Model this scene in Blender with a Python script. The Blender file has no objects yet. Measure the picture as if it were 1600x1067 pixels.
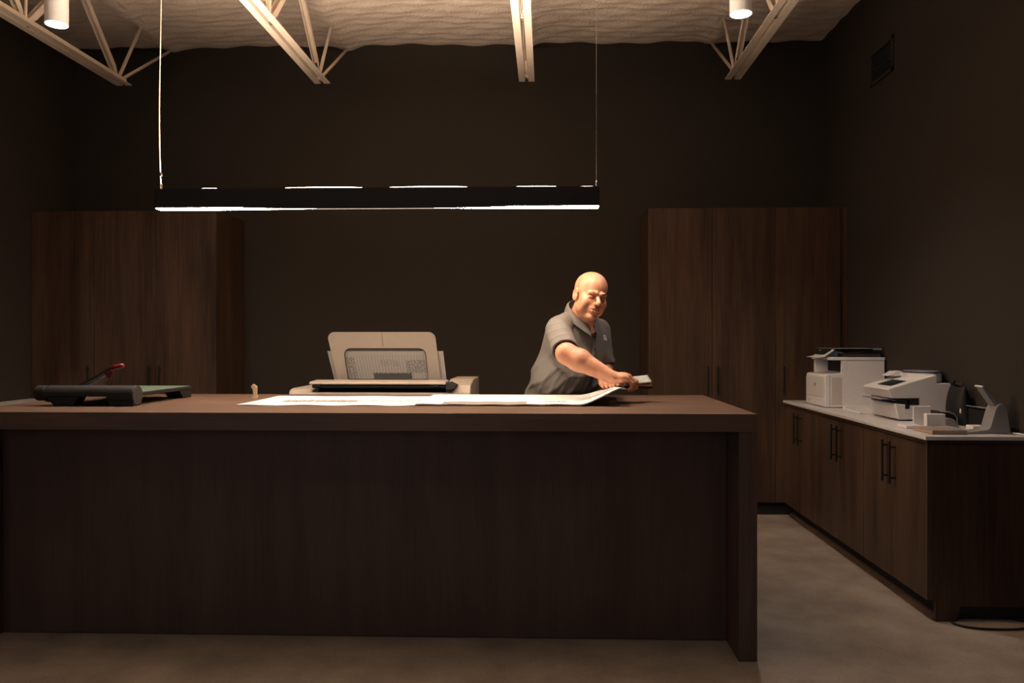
import bpy, bmesh, math, random
import numpy as np
from mathutils import Vector, Matrix
random.seed(7)
PI = math.pi
S = bpy.context.scene
C = S.collection

# ------------------------------------------------------------------ camera
cam_data = bpy.data.cameras.new('camera')
cam = bpy.data.objects.new('camera', cam_data)
C.objects.link(cam)
cam_data.sensor_width = 36.0
cam_data.lens = 36.0 * 1244 / 1600
cam_data.shift_x = -16 / 1600
cam_data.shift_y = -1.5 / 1600
cam.location = (0, 0, 1.385)
cam.rotation_euler = (math.radians(90), 0, math.radians(1.8))
cam_data.clip_start = 0.05
S.camera = cam

# ------------------------------------------------------------------ exposure / world
S.view_settings.view_transform = 'Standard'
S.view_settings.look = 'None'
S.view_settings.exposure = 0.0
S.view_settings.gamma = 1.0
S.view_settings.use_curve_mapping = False
PENDANT_DOWN = 112.0
PENDANT_UP = 22.0
world = bpy.data.worlds.new('world')
S.world = world
world.use_nodes = True
world.node_tree.nodes['Background'].inputs[0].default_value = (0.62, 0.72, 1.0, 1)
world.node_tree.nodes['Background'].inputs[1].default_value = 0.03

def lamp(name, kind, loc, energy, color, rot=(0, 0, 0), **kw):
    d = bpy.data.lights.new(name, kind)
    d.energy = energy
    d.color = color
    for k, v in kw.items():
        setattr(d, k, v)
    o = bpy.data.objects.new(name, d)
    o.location = loc
    o.rotation_euler = rot
    C.objects.link(o)
    return o

# daylight entering from the open front of the room, and the row of ceiling cans behind the camera
lamp('daylight', 'AREA', (-2.6, -3.2, 2.3), 24, (0.76, 0.86, 1.0), (math.radians(88), 0, math.radians(-46)), shape='RECTANGLE', size=3.0, size_y=2.2)
lamp('front_can_light', 'SPOT', (-0.9, 1.5, 3.3), 13, (1.0, 0.80, 0.62), (math.radians(8), 0, 0), spot_size=math.radians(110), spot_blend=0.9, shadow_soft_size=0.12)
lamp('front_can_light', 'SPOT', (1.6, 1.2, 3.3), 6, (1.0, 0.82, 0.66), (0, 0, 0), spot_size=math.radians(110), spot_blend=0.9, shadow_soft_size=0.12)

# ------------------------------------------------------------------ materials
def newmat(name):
    m = bpy.data.materials.new(name)
    m.use_nodes = True
    return m, m.node_tree.nodes, m.node_tree.links, m.node_tree.nodes['Principled BSDF']

def plain(name, col, rough=0.5, metal=0.0, var=0.06, scale=30.0, bump=0.0, spec=0.5, emit=None):
    m, n, l, b = newmat(name)
    tc = n.new('ShaderNodeTexCoord')
    no = n.new('ShaderNodeTexNoise'); no.inputs['Scale'].default_value = scale; no.inputs['Detail'].default_value = 4
    l.new(tc.outputs['Object'], no.inputs['Vector'])
    r = n.new('ShaderNodeValToRGB')
    r.color_ramp.elements[0].position = 0.3; r.color_ramp.elements[1].position = 0.7
    r.color_ramp.elements[0].color = tuple(c * (1 - var) for c in col) + (1,)
    r.color_ramp.elements[1].color = tuple(min(1, c * (1 + var)) for c in col) + (1,)
    l.new(no.outputs['Fac'], r.inputs['Fac']); l.new(r.outputs['Color'], b.inputs['Base Color'])
    b.inputs['Roughness'].default_value = rough; b.inputs['Metallic'].default_value = metal
    b.inputs['Specular IOR Level'].default_value = spec
    if bump:
        bp = n.new('ShaderNodeBump'); bp.inputs['Strength'].default_value = bump; bp.inputs['Distance'].default_value = 0.004
        l.new(no.outputs['Fac'], bp.inputs['Height']); l.new(bp.outputs['Normal'], b.inputs['Normal'])
    return m

def wood(name, dark, light, vertical=True, rough=0.45):
    """laminate: long fine grain with broad darker and lighter bands"""
    m, n, l, b = newmat(name)
    tc = n.new('ShaderNodeTexCoord'); geo = n.new('ShaderNodeNewGeometry')
    def noise(sc, scale, det):
        mp = n.new('ShaderNodeMapping'); mp.inputs['Scale'].default_value = sc
        l.new(geo.outputs['Position'], mp.inputs['Vector'])
        t = n.new('ShaderNodeTexNoise'); t.inputs['Scale'].default_value = scale; t.inputs['Detail'].default_value = det
        t.inputs['Roughness'].default_value = 0.6
        l.new(mp.outputs['Vector'], t.inputs['Vector'])
        return t.outputs['Fac']
    if vertical:
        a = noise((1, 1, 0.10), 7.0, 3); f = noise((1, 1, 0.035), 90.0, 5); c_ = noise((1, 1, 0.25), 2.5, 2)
    else:
        a = noise((0.10, 1, 1), 9.0, 3); f = noise((0.03, 1, 1), 110.0, 5); c_ = noise((0.3, 1, 1), 2.5, 2)
    def mth(op, x, y):
        q = n.new('ShaderNodeMath'); q.operation = op
        for i, v in enumerate((x, y)):
            if isinstance(v, (int, float)): q.inputs[i].default_value = v
            else: l.new(v, q.inputs[i])
        return q.outputs[0]
    s = mth('ADD', mth('MULTIPLY', a, 0.5), mth('MULTIPLY', f, 0.3))
    s = mth('ADD', s, mth('MULTIPLY', c_, 0.2))
    r = n.new('ShaderNodeValToRGB')
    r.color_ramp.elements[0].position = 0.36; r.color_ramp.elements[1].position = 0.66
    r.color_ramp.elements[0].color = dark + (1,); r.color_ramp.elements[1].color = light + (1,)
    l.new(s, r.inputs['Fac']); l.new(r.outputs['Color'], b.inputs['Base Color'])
    b.inputs['Roughness'].default_value = rough
    b.inputs['Specular IOR Level'].default_value = 0.3
    bp = n.new('ShaderNodeBump'); bp.inputs['Strength'].default_value = 0.15; bp.inputs['Distance'].default_value = 0.001
    l.new(f, bp.inputs['Height']); l.new(bp.outputs['Normal'], b.inputs['Normal'])
    return m

def emitter(name, col, strength):
    m, n, l, b = newmat(name)
    b.inputs['Base Color'].default_value = (0.8, 0.8, 0.8, 1)
    b.inputs['Emission Color'].default_value = col + (1,)
    b.inputs['Emission Strength'].default_value = strength
    return m

M = {}
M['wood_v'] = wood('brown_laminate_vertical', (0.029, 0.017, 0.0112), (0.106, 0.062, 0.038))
M['wood_h'] = wood('brown_laminate_horizontal', (0.086, 0.052, 0.037), (0.158, 0.098, 0.072), False, 0.42)
M['wood_isl'] = wood('island_laminate_vertical', (0.070, 0.045, 0.034), (0.125, 0.080, 0.060))
M['wood_edge'] = wood('island_laminate_edge', (0.13, 0.078, 0.056), (0.21, 0.125, 0.09), False, 0.5)
M['wall'] = plain('charcoal_paint', (0.040, 0.034, 0.028), 0.8, 0, 0.05, 60, 0.15, 0.15)
M['white_top'] = plain('white_quartz', (0.62, 0.60, 0.60), 0.35, 0, 0.04, 14)
M['black'] = plain('black_metal', (0.006, 0.0055, 0.0055), 0.6, spec=0.3)
M['kick'] = plain('black_rubber_base', (0.008, 0.008, 0.009), 0.7)
M['white_pl'] = plain('white_plastic', (0.72, 0.70, 0.69), 0.45, 0, 0.02)
M['cream_pl'] = plain('cream_plastic', (0.56, 0.49, 0.42), 0.5, 0, 0.02)
M['grey_pl'] = plain('grey_plastic', (0.24, 0.235, 0.235), 0.5, 0, 0.03)
M['dgrey_pl'] = plain('dark_grey_plastic', (0.032, 0.031, 0.031), 0.6, spec=0.35)
M['blk_pl'] = plain('black_plastic', (0.012, 0.0115, 0.011), 0.6, spec=0.35)
M['blue_pl'] = plain('blue_plastic', (0.03, 0.05, 0.16), 0.35)
M['screen'] = plain('dark_screen_glass', (0.012, 0.018, 0.018), 0.45, spec=0.2)
M['joist'] = plain('cream_painted_steel', (0.60, 0.50, 0.41), 0.5, 0, 0.04, 20, 0.2)
M['steel'] = plain('bright_steel', (0.6, 0.58, 0.55), 0.25, 1.0)
M['brass'] = plain('brass', (0.80, 0.62, 0.42), 0.3, 0.75)
M['red_pl'] = plain('red_plastic', (0.16, 0.012, 0.014), 0.35)
M['green_mat'] = plain('green_board', (0.085, 0.13, 0.10), 0.55, 0, 0.08, 40)
M['orange'] = plain('orange_card', (0.75, 0.20, 0.04), 0.5)
M['led_down'] = emitter('led_down', (1.0, 0.77, 0.56), PENDANT_DOWN)
M['led_up'] = emitter('led_up', (1.0, 0.77, 0.58), PENDANT_UP)
M['can_led'] = emitter('can_led', (0.93, 0.93, 1.0), 9.0)

# foam ceiling
m, n, l, b = newmat('sprayed_foam')
b.inputs['Base Color'].default_value = (0.80, 0.66, 0.55, 1)
b.inputs['Roughness'].default_value = 0.9
tc = n.new('ShaderNodeTexCoord')
mp = n.new('ShaderNodeMapping'); mp.inputs['Scale'].default_value = (0.35, 1, 1); l.new(tc.outputs['Object'], mp.inputs['Vector'])
wv = n.new('ShaderNodeTexWave'); wv.bands_direction = 'Y'; wv.inputs['Scale'].default_value = 2.8; wv.inputs['Distortion'].default_value = 3.0; wv.inputs['Detail'].default_value = 3
wv.inputs['Detail Scale'].default_value = 2.0
l.new(mp.outputs['Vector'], wv.inputs['Vector'])
n1 = n.new('ShaderNodeTexNoise'); n1.inputs['Scale'].default_value = 55; n1.inputs['Detail'].default_value = 6; n1.inputs['Roughness'].default_value = 0.65
l.new(tc.outputs['Object'], n1.inputs['Vector'])
b1 = n.new('ShaderNodeBump'); b1.inputs['Strength'].default_value = 0.5; b1.inputs['Distance'].default_value = 0.014
b2 = n.new('ShaderNodeBump'); b2.inputs['Strength'].default_value = 0.9; b2.inputs['Distance'].default_value = 0.022
l.new(wv.outputs['Fac'], b1.inputs['Height']); l.new(b1.outputs['Normal'], b2.inputs['Normal'])
l.new(n1.outputs['Fac'], b2.inputs['Height']); l.new(b2.outputs['Normal'], b.inputs['Normal'])
M['foam'] = m

# polished concrete floor
m, n, l, b = newmat('concrete')
tc = n.new('ShaderNodeTexCoord')
a = n.new('ShaderNodeTexNoise'); a.inputs['Scale'].default_value = 3.2; a.inputs['Detail'].default_value = 8; a.inputs['Roughness'].default_value = 0.6
l.new(tc.outputs['Object'], a.inputs['Vector'])
g = n.new('ShaderNodeTexNoise'); g.inputs['Scale'].default_value = 75; g.inputs['Detail'].default_value = 2
l.new(tc.outputs['Object'], g.inputs['Vector'])
ad = n.new('ShaderNodeMath'); ad.operation = 'MULTIPLY_ADD'; ad.inputs[1].default_value = 0.30; l.new(g.outputs['Fac'], ad.inputs[0]); l.new(a.outputs['Fac'], ad.inputs[2])
r = n.new('ShaderNodeValToRGB')
r.color_ramp.elements[0].position = 0.45; r.color_ramp.elements[0].color = (0.21, 0.18, 0.152, 1)
r.color_ramp.elements[1].position = 0.85; r.color_ramp.elements[1].color = (0.38, 0.33, 0.285, 1)
l.new(ad.outputs[0], r.inputs['Fac']); l.new(r.outputs['Color'], b.inputs['Base Color'])
b.inputs['Roughness'].default_value = 0.55
M['concrete'] = m

# glass
m, n, l, b = newmat('clear_plastic')
b.inputs['Base Color'].default_value = (0.8, 0.78, 0.76, 1); b.inputs['Roughness'].default_value = 0.12
b.inputs['Transmission Weight'].default_value = 0.0; b.inputs['Alpha'].default_value = 0.07
M['clear'] = m

# ------------------------------------------------------------------ mesh helpers
class MB:
    def __init__(s): s.bm = bmesh.new()
    def box(s, x0, x1, y0, y1, z0, z1, mi=0, rot=None, piv=None):
        vs = [s.bm.verts.new((x, y, z)) for x in (x0, x1) for y in (y0, y1) for z in (z0, z1)]
        if rot is not None:
            for v in vs: v.co = rot @ (v.co - Vector(piv)) + Vector(piv)
        for q in ((0, 1, 3, 2), (4, 6, 7, 5), (0, 4, 5, 1), (2, 3, 7, 6), (0, 2, 6, 4), (1, 5, 7, 3)):
            s.bm.faces.new([vs[i] for i in q]).material_index = mi
        return s
    def prism(s, poly, axis, a, b_, mi=0):
        """poly in the two other axes (x: (y,z), y: (x,z), z: (x,y)) extruded from a to b_"""
        def P(p, t):
            return {'x': (t, p[0], p[1]), 'y': (p[0], t, p[1]), 'z': (p[0], p[1], t)}[axis]
        A = [s.bm.verts.new(P(p, a)) for p in poly]; B = [s.bm.verts.new(P(p, b_)) for p in poly]
        k = len(poly)
        s.bm.faces.new(A).material_index = mi; s.bm.faces.new(B[::-1]).material_index = mi
        for i in range(k):
            s.bm.faces.new((A[i], B[i], B[(i + 1) % k], A[(i + 1) % k])).material_index = mi
        return s
    def tube(s, pts, r, seg=10, mi=0, caps=True):
        pts = [Vector(p) for p in pts]
        rs = r if isinstance(r, (list, tuple)) else [r] * len(pts)
        rings = []; up = None
        for i, p in enumerate(pts):
            d = (pts[min(i + 1, len(pts) - 1)] - pts[max(i - 1, 0)]).normalized()
            if up is None:
                up = Vector((0, 0, 1)) if abs(d.z) < 0.9 else Vector((1, 0, 0))
            sd = d.cross(up).normalized(); up = sd.cross(d).normalized()
            rings.append([s.bm.verts.new(p + rs[i] * (math.cos(2 * PI * k / seg) * sd + math.sin(2 * PI * k / seg) * up)) for k in range(seg)])
        for a, b_ in zip(rings, rings[1:]):
            for k in range(seg):
                s.bm.faces.new((a[k], a[(k + 1) % seg], b_[(k + 1) % seg], b_[k])).material_index = mi
        if caps:
            s.bm.faces.new(rings[0][::-1]).material_index = mi; s.bm.faces.new(rings[-1]).material_index = mi
        return s
    def lathe(s, prof, cx, cy, seg=32, mi=0):
        rings = []
        for r_, z in prof:
            rings.append([s.bm.verts.new((cx + max(r_, 1e-4) * math.cos(2 * PI * k / seg), cy + max(r_, 1e-4) * math.sin(2 * PI * k / seg), z)) for k in range(seg)])
        for a, b_ in zip(rings, rings[1:]):
            for k in range(seg):
                s.bm.faces.new((a[k], a[(k + 1) % seg], b_[(k + 1) % seg], b_[k])).material_index = mi
        s.bm.faces.new(rings[0][::-1]).material_index = mi; s.bm.faces.new(rings[-1]).material_index = mi
        return s
    def grid(s, fn, nu, nv, thick=0.0, mi=0):
        """fn(u,v) -> point; a sheet, with an underside when thick > 0"""
        top = [[s.bm.verts.new(fn(i / nu, j / nv)) for j in range(nv + 1)] for i in range(nu + 1)]
        fs = []
        for i in range(nu):
            for j in range(nv):
                fs.append(s.bm.faces.new((top[i][j], top[i + 1][j], top[i + 1][j + 1], top[i][j + 1])))
        if thick:
            bot = [[s.bm.verts.new(Vector(v.co) - Vector((0, 0, thick))) for v in row] for row in top]
            for i in range(nu):
                for j in range(nv):
                    s.bm.faces.new((bot[i][j], bot[i][j + 1], bot[i + 1][j + 1], bot[i + 1][j]))
            for i in range(nu):
                for j in (0, nv):
                    q = (top[i][j], top[i + 1][j], bot[i + 1][j], bot[i][j])
                    s.bm.faces.new(q)
            for j in range(nv):
                for i in (0, nu):
                    s.bm.faces.new((top[i][j], top[i][j + 1], bot[i][j + 1], bot[i][j]))
        return s
    def build(s, name, mats, parent=None, bevel=0.0, smooth=False, seg=2):
        bmesh.ops.recalc_face_normals(s.bm, faces=s.bm.faces[:])
        me = bpy.data.meshes.new(name)
        s.bm.to_mesh(me); s.bm.free()
        for m_ in (mats if isinstance(mats, (list, tuple)) else [mats]): me.materials.append(m_)
        if smooth:
            for p in me.polygons: p.use_smooth = True
        o = bpy.data.objects.new(name, me)
        C.objects.link(o)
        if parent is not None:
            o.parent = parent
            o.matrix_parent_inverse = Matrix.Translation(-Vector(parent.location))
        if bevel:
            bv = o.modifiers.new('bevel', 'BEVEL'); bv.width = bevel; bv.segments = seg; bv.limit_method = 'ANGLE'; bv.angle_limit = math.radians(40)
            bv.harden_normals = False
        return o

def box(name, mats, x0, x1, y0, y1, z0, z1, parent=None, bevel=0.002):
    return MB().box(x0, x1, y0, y1, z0, z1).build(name, mats, parent, bevel)

def tag(o, label, cat, group=None):
    o['label'] = label; o['category'] = cat
    if group: o['group'] = group
    return o

def thing(name, label, cat, loc, group=None):
    o = bpy.data.objects.new(name, None); o.empty_display_size = 0.1
    o.location = loc; C.objects.link(o)
    return tag(o, label, cat, group)

def struct(o):
    o['kind'] = 'structure'; return o

def arc(cx, cz, r, a0, a1, n_=8):
    return [(cx + r * math.cos(math.radians(a0 + (a1 - a0) * i / n_)), cz + r * math.sin(math.radians(a0 + (a1 - a0) * i / n_))) for i in range(n_ + 1)]

def rrect(x0, x1, y0, y1, r, n_=5):
    return arc(x1 - r, y1 - r, r, 0, 90, n_) + arc(x0 + r, y1 - r, r, 90, 180, n_) + arc(x0 + r, y0 + r, r, 180, 270, n_) + arc(x1 - r, y0 + r, r, 270, 360, n_)

# ------------------------------------------------------------------ room shell
XL, XR, YB, ZC, YF = -4.20, 2.37, 6.95, 3.975, -3.4
struct(MB().box(XL - .1, XR + .1, YF, YB + .1, -0.1, 0).build('floor', M['concrete']))
struct(MB().box(XL - .1, XR + .1, YB, YB + .1, 0, 4.3).build('wall_back', M['wall']))
struct(MB().box(XL - .1, XL, YF, YB, 0, 4.3).build('wall_left', M['wall']))
struct(MB().box(XR, XR + .1, YF, YB, 0, 4.3).build('wall_right', M['wall']))
def foam(u, v):
    x = XL + (XR - XL) * u; y = -3.4 + (YB + 3.4) * v
    z = ZC + 0.002 * math.sin(y * 11 + math.sin(x * 2.1) * 1.2) + 0.008 * math.sin(x * 5 + y * 2) + 0.006 * math.sin(x * 17 + y * 23)
    for jx in (-3.32, -1.75, -0.158, 1.42):        # foam rides over the top chords
        z -= 0.035 * math.exp(-((x - jx) / 0.09) ** 2)
    return (x, y, z)
bm_ = MB().grid(foam, 200, 260)
struct(bm_.build('ceiling', M['foam'], smooth=True))
struct(MB().box(XL - .1, XR + .1, YF, YB + .1, 4.3, 4.4).build('ceiling', M['wall']))

# ------------------------------------------------------------------ roof joists
def joist(x, label):
    t = thing('roof_joist', label, 'joist', (x, 6.15, 3.385), 'cream steel joists under the foam ceiling')
    z0, y0, y1 = 3.385, -3.2, 6.15
    for s in (-1, 1):
        mb = MB()
        xa, xb = (x + s * 0.013, x + s * 0.060)
        mb.box(min(xa, xb), max(xa, xb), y0, y1, z0, z0 + 0.006)
        xc = x + s * 0.013
        mb.box(min(xc, xc + s * 0.006), max(xc, xc + s * 0.006), y0, y1, z0 + 0.006, z0 + 0.052)
        mb.build('bottom_chord', M['joist'], t)
    y = 6.12
    for k in range(5):
        MB().box(x - 0.009, x + 0.009, y - 0.012, y, z0 + 0.004, z0 + 0.024).build('spacer', M['steel'], t); y -= 1.12
    MB().box(x - 0.06, x - 0.01, y0, 6.94, 3.957, 3.962).box(x + 0.01, x + 0.06, y0, 6.94, 3.957, 3.962).build('top_chord', M['joist'], t)
    MB().tube([(x + .005, 6.07, 3.40), (x + .005, 6.88, 3.915), (x + .005, 6.93, 3.955)], 0.012).build('end_strut', M['joist'], t)
    MB().tube([(x - .004, 6.06, 3.40), (x - .004, 6.42, 3.955)], 0.013).build('web_bar', M['joist'], t)
    def web(ya, za, yb, zb):
        mb = MB()
        a, b_ = Vector((x, ya, za)), Vector((x, yb, zb)); d = (b_ - a).normalized(); nrm = d.cross(Vector((1, 0, 0)))
        for s in (-1, 1):
            p = [a + Vector((s * 0.006, 0, 0)), a + d * 0.10 + Vector((s * 0.019, 0, 0)), b_ + Vector((s * 0.019, 0, 0))]
            for q0, q1, w0, w1 in ((p[0], p[1], 0.012, 0.021), (p[1], p[2], 0.021, 0.021)):
                vs = []
                for q, w in ((q0, w0), (q1, w1)):
                    vs += [q - nrm * w, q + nrm * w, q + nrm * w + Vector((-s * 0.005, 0, 0)), q - nrm * w + Vector((-s * 0.005, 0, 0))]
                V = [mb.bm.verts.new(v) for v in vs]
                for f in ((0, 1, 5, 4), (1, 2, 6, 5), (2, 3, 7, 6), (3, 0, 4, 7), (0, 3, 2, 1), (4, 5, 6, 7)):
                    mb.bm.faces.new([V[i] for i in f])
        p0, p1 = a + d * 0.10 + nrm * 0.018, b_ + nrm * 0.018
        V = [mb.bm.verts.new(p0 + Vector((-.019, 0, 0))), mb.bm.verts.new(p0 + Vector((.019, 0, 0))), mb.bm.verts.new(p1 + Vector((.019, 0, 0))), mb.bm.verts.new(p1 + Vector((-.019, 0, 0)))]
        mb.bm.faces.new(V)
        mb.build('web_member', M['joist'], t)
    web(6.05, 3.41, 5.50, 3.955)
    y = 4.98
    while y > -2:
        web(y, 3.41, y + 0.50, 3.955); web(y - 0.03, 3.41, y - 0.55, 3.955)
        MB().tube([(x, y - .015, 3.40), (x + .012, y - .015, 3.955)], 0.010).build('web_bar', M['joist'], t)
        y -= 1.10
joist(-3.32, 'leftmost cream steel roof joist, running past the left ceiling can light')
joist(-1.75, 'cream steel roof joist over the left half of the pendant light')
joist(-0.158, 'cream steel roof joist seen head-on, its chord pointing straight down at the counter')
joist(1.42, 'rightmost cream steel roof joist, beside the right ceiling can light')

# ------------------------------------------------------------------ can lights
def can(x, y, z, label, power, cone):
    t = thing('ceiling_can_light', label, 'ceiling light', (x, y, z), 'cylinder downlights')
    R = 0.062
    MB().lathe([(R - .004, z), (R, z), (R, z + 0.50), (R - .01, z + .505), (0.012, z + .506)], x, y, 128).build('housing', M['white_pl'], t, smooth=False)
    MB().tube([(x, y, z + 0.505), (x, y, ZC - 0.02)], 0.010).build('stem', M['white_pl'], t)
    MB().lathe([(R - .005, z - 0.003), (R - .005, z - 0.0005)], x, y, 40).build('lens', M['can_led'], t)
    lamp('can_light_beam', 'SPOT', (x, y, z - 0.02), power, (1.0, 0.88, 0.78), spot_size=math.radians(cone), spot_blend=0.8, shadow_soft_size=0.05)
can(-2.825, 4.5, 3.205, 'white cylinder can light hanging beside the leftmost roof joist', 52, 146)
can(1.085, 4.5, 3.215, 'white cylinder can light hanging beside the rightmost roof joist', 60, 118)

# ------------------------------------------------------------------ pendant
t = thing('pendant_light', 'long black linear pendant light hanging on two wires over the island', 'pendant light', (-0.88, 4.06, 2.064))
PX0, PX1, PY, PW, PZ0, PZ1 = -2.013, 0.262, 4.06, 0.035, 2.066, 2.164
mb = MB()
NF = 48
for i in range(NF):                     # front fascia, its lower edge bowed a few millimetres in the middle
    ua, ub = i / NF, (i + 1) / NF
    za, zb = [PZ0 - 0.0085 * max(0, 1 - (abs(2 * q - 1) / 0.62) ** 4) for q in (ua, ub)]
    xa_, xb_ = PX0 + (PX1 - PX0) * ua, PX0 + (PX1 - PX0) * ub
    V = [mb.bm.verts.new(v) for v in ((xa_, PY - PW, za), (xb_, PY - PW, zb), (xb_, PY - PW, PZ1), (xa_, PY - PW, PZ1), (xa_, PY - PW + .004, za), (xb_, PY - PW + .004, zb), (xb_, PY - PW + .004, PZ1), (xa_, PY - PW + .004, PZ1))]
    for q in ((0, 1, 2, 3), (5, 4, 7, 6), (0, 4, 5, 1), (3, 2, 6, 7)): mb.bm.faces.new([V[j] for j in q])
bmesh.ops.remove_doubles(mb.bm, verts=mb.bm.verts[:], dist=1e-5)
mb.box(PX0, PX1, PY + PW - .004, PY + PW, PZ0, PZ1)
mb.box(PX0, PX0 + .004, PY - PW, PY + PW, PZ0, PZ1).box(PX1 - .004, PX1, PY - PW, PY + PW, PZ0, PZ1)
mb.box(PX0 + .005, PX1 - .005, PY - PW + .005, PY + PW - .005, 2.110, 2.118)
mb.build('housing', M['black'], t)
def dn(u, v):
    x = PX0 + .002 + (PX1 - PX0 - .004) * u
    s_ = abs(2 * u - 1)
    return (x, PY - PW + .0045 + 2 * (PW - .0045) * v, PZ0 + 0.002 - 0.006 * min(1, max(0, (s_ - 0.30) / .45)) ** .6)
MB().grid(dn, 60, 2, -0.004).build('bottom_diffuser', M['led_down'], t)
def up(u, v):
    x = PX0 + .004 + (PX1 - PX0 - .008) * u
    px = 247 + 688 * u
    h = -0.006
    for a_, b__, hh in ((318, 345, .002), (448, 572, .0045), (612, 735, .0045), (808, 872, .003), (905, 930, .001)):
        if a_ < px < b__: h = max(h, hh * math.sin(PI * (px - a_) / (b__ - a_)) ** .5)
    return (x, PY - PW + .003 + 2 * (PW - .003) * v, PZ1 + h)
MB().grid(up, 240, 2).build('top_diffuser', M['led_up'], t)
lamp('uplight_array', 'AREA', (-0.875, PY, PZ1 + 0.008), 135, (1.0, 0.78, 0.58), (math.radians(180), 0, 0), shape='RECTANGLE', size=2.2, size_y=0.05, spread=math.radians(126))
pts = []
for i in range(28):
    k = i / 27; z = PZ1 + (3.94 - PZ1) * k
    pts.append((-1.998 - 0.010 * math.sin(k * 7) * (1 - k) - 0.006 * k, PY, z))
MB().tube(pts, 0.0032, 8).build('power_cord', M['joist'], t)
MB().tube([(0.250, PY, PZ1), (0.250, PY, 3.94)], 0.0013, 6).build('suspension_wire', M['steel'], t)
for x in (-1.995, 0.250):
    MB().lathe([(0.005, PZ1), (0.005, PZ1 + .028), (0.002, PZ1 + .034)], x, PY, 12).box(x - .055 if x > 0 else x, x + .002 if x > 0 else x + .03, PY - .004, PY + .004, PZ1, PZ1 + .005).build('cable_gripper', M['steel'], t)
MB().lathe([(0.006, 2.235), (0.007, 2.24), (0.006, 2.25)], -1.997, PY, 12).build('cord_clip', M['steel'], t)
MB().lathe([(.001, 3.94), (0.045, 3.935), (.045, 3.97)], -1.998, PY, 24).build('ceiling_canopy', M['joist'], t)

# ------------------------------------------------------------------ vent on the right wall
t = thing('wall_vent', 'dark louvred air vent high on the right wall', 'vent', (XR, 5.70, 3.36))
mb = MB(); x0 = XR - 0.012
mb.box(x0, XR, 5.52, 5.545, 3.235, 3.48).box(x0, XR, 5.875, 5.90, 3.235, 3.48).box(x0, XR, 5.52, 5.90, 3.235, 3.26).box(x0, XR, 5.52, 5.90, 3.455, 3.48)
mb.build('vent_frame', M['wall'], t, .001)
mb = MB().box(XR - .002, XR, 5.54, 5.88, 3.255, 3.46)
for k in range(9):
    z = 3.268 + k * 0.0215
    mb.box(XR - .009, XR - .001, 5.54, 5.88, z, z + .003, rot=Matrix.Rotation(0.6, 3, 'Y'), piv=(XR - .005, 5.7, z))
mb.build('louvre', M['kick'], t)

# ------------------------------------------------------------------ handles, tall cupboards
def handle(parent, p, axis, z0, z1, r=0.0055):
    """vertical bar handle standing off a door face. axis = outward direction"""
    p = Vector(p); a = Vector(axis) * 0.032
    mb = MB().tube([(p.x + a.x, p.y + a.y, z0), (p.x + a.x, p.y + a.y, z1)], r, 12)
    for z in (z0 + .03, z1 - .03):
        mb.tube([(p.x, p.y, z), (p.x + a.x, p.y + a.y, z)], r * .8, 8)
    return mb.build('handle', M['black'], parent)

def tall(name, label, x0, x1, seams, hand, left_edge=None):
    t = thing(name, label, 'cupboard', ((x0 + x1) / 2, 6.35, 0))
    yf = 6.35
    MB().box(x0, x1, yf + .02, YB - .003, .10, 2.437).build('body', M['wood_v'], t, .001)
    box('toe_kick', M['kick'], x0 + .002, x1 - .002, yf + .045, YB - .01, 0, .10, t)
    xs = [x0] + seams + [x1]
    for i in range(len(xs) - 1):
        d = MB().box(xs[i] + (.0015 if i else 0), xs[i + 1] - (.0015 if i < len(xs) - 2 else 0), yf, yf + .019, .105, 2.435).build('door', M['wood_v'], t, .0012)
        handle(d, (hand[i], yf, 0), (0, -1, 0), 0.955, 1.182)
tall('tall_cupboard', 'tall brown laminate cupboard with three doors in the left back corner', -4.195, -2.672, [-3.675, -3.170], [-3.715, -3.212, -3.128])
tall('tall_cupboard', 'tall brown laminate cupboard with three doors in the right back corner', 0.803, 2.310, [1.305, 1.802], [1.268, 1.345, 1.862])
struct(box('trim_1', M['wood_v'], 2.311, XR - .001, 6.37, 6.39, 0.0, 2.437, None, .001))

# ------------------------------------------------------------------ right base cabinets
XF = 1.872
for i, (ya, yb) in enumerate(((4.775, 3.985), (5.58, 4.778), (6.345, 5.583))):
    lab = ('two-door brown base cabinet nearest the camera under the white worktop, with a dark end panel',
           'two-door brown base cabinet in the middle of the row under the white worktop',
           'two-door brown base cabinet at the far end of the row, against the tall cupboard')[i]
    t = thing('base_cabinet', lab, 'cabinet', (XF, (ya + yb) / 2, 0), 'base cabinets along the right wall')
    y0, y1 = yb, ya
    if i == 0: y0 = 3.985 + .0
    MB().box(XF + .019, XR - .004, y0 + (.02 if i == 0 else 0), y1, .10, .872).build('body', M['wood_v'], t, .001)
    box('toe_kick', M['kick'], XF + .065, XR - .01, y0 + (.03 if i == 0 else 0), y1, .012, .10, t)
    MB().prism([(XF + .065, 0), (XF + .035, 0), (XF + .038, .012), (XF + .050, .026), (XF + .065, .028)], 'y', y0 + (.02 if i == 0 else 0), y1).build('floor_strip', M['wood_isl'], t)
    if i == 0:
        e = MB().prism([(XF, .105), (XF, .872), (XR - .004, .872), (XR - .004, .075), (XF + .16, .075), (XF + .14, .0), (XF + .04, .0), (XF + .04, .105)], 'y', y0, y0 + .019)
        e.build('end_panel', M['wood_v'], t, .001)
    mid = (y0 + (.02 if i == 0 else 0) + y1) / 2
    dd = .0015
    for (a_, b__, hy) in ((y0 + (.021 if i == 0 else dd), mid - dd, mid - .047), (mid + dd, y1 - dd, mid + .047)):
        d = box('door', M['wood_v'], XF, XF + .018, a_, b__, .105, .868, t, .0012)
        handle(d, (XF, hy, 0), (-1, 0, 0), 0.615, 0.842, .006)
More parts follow.
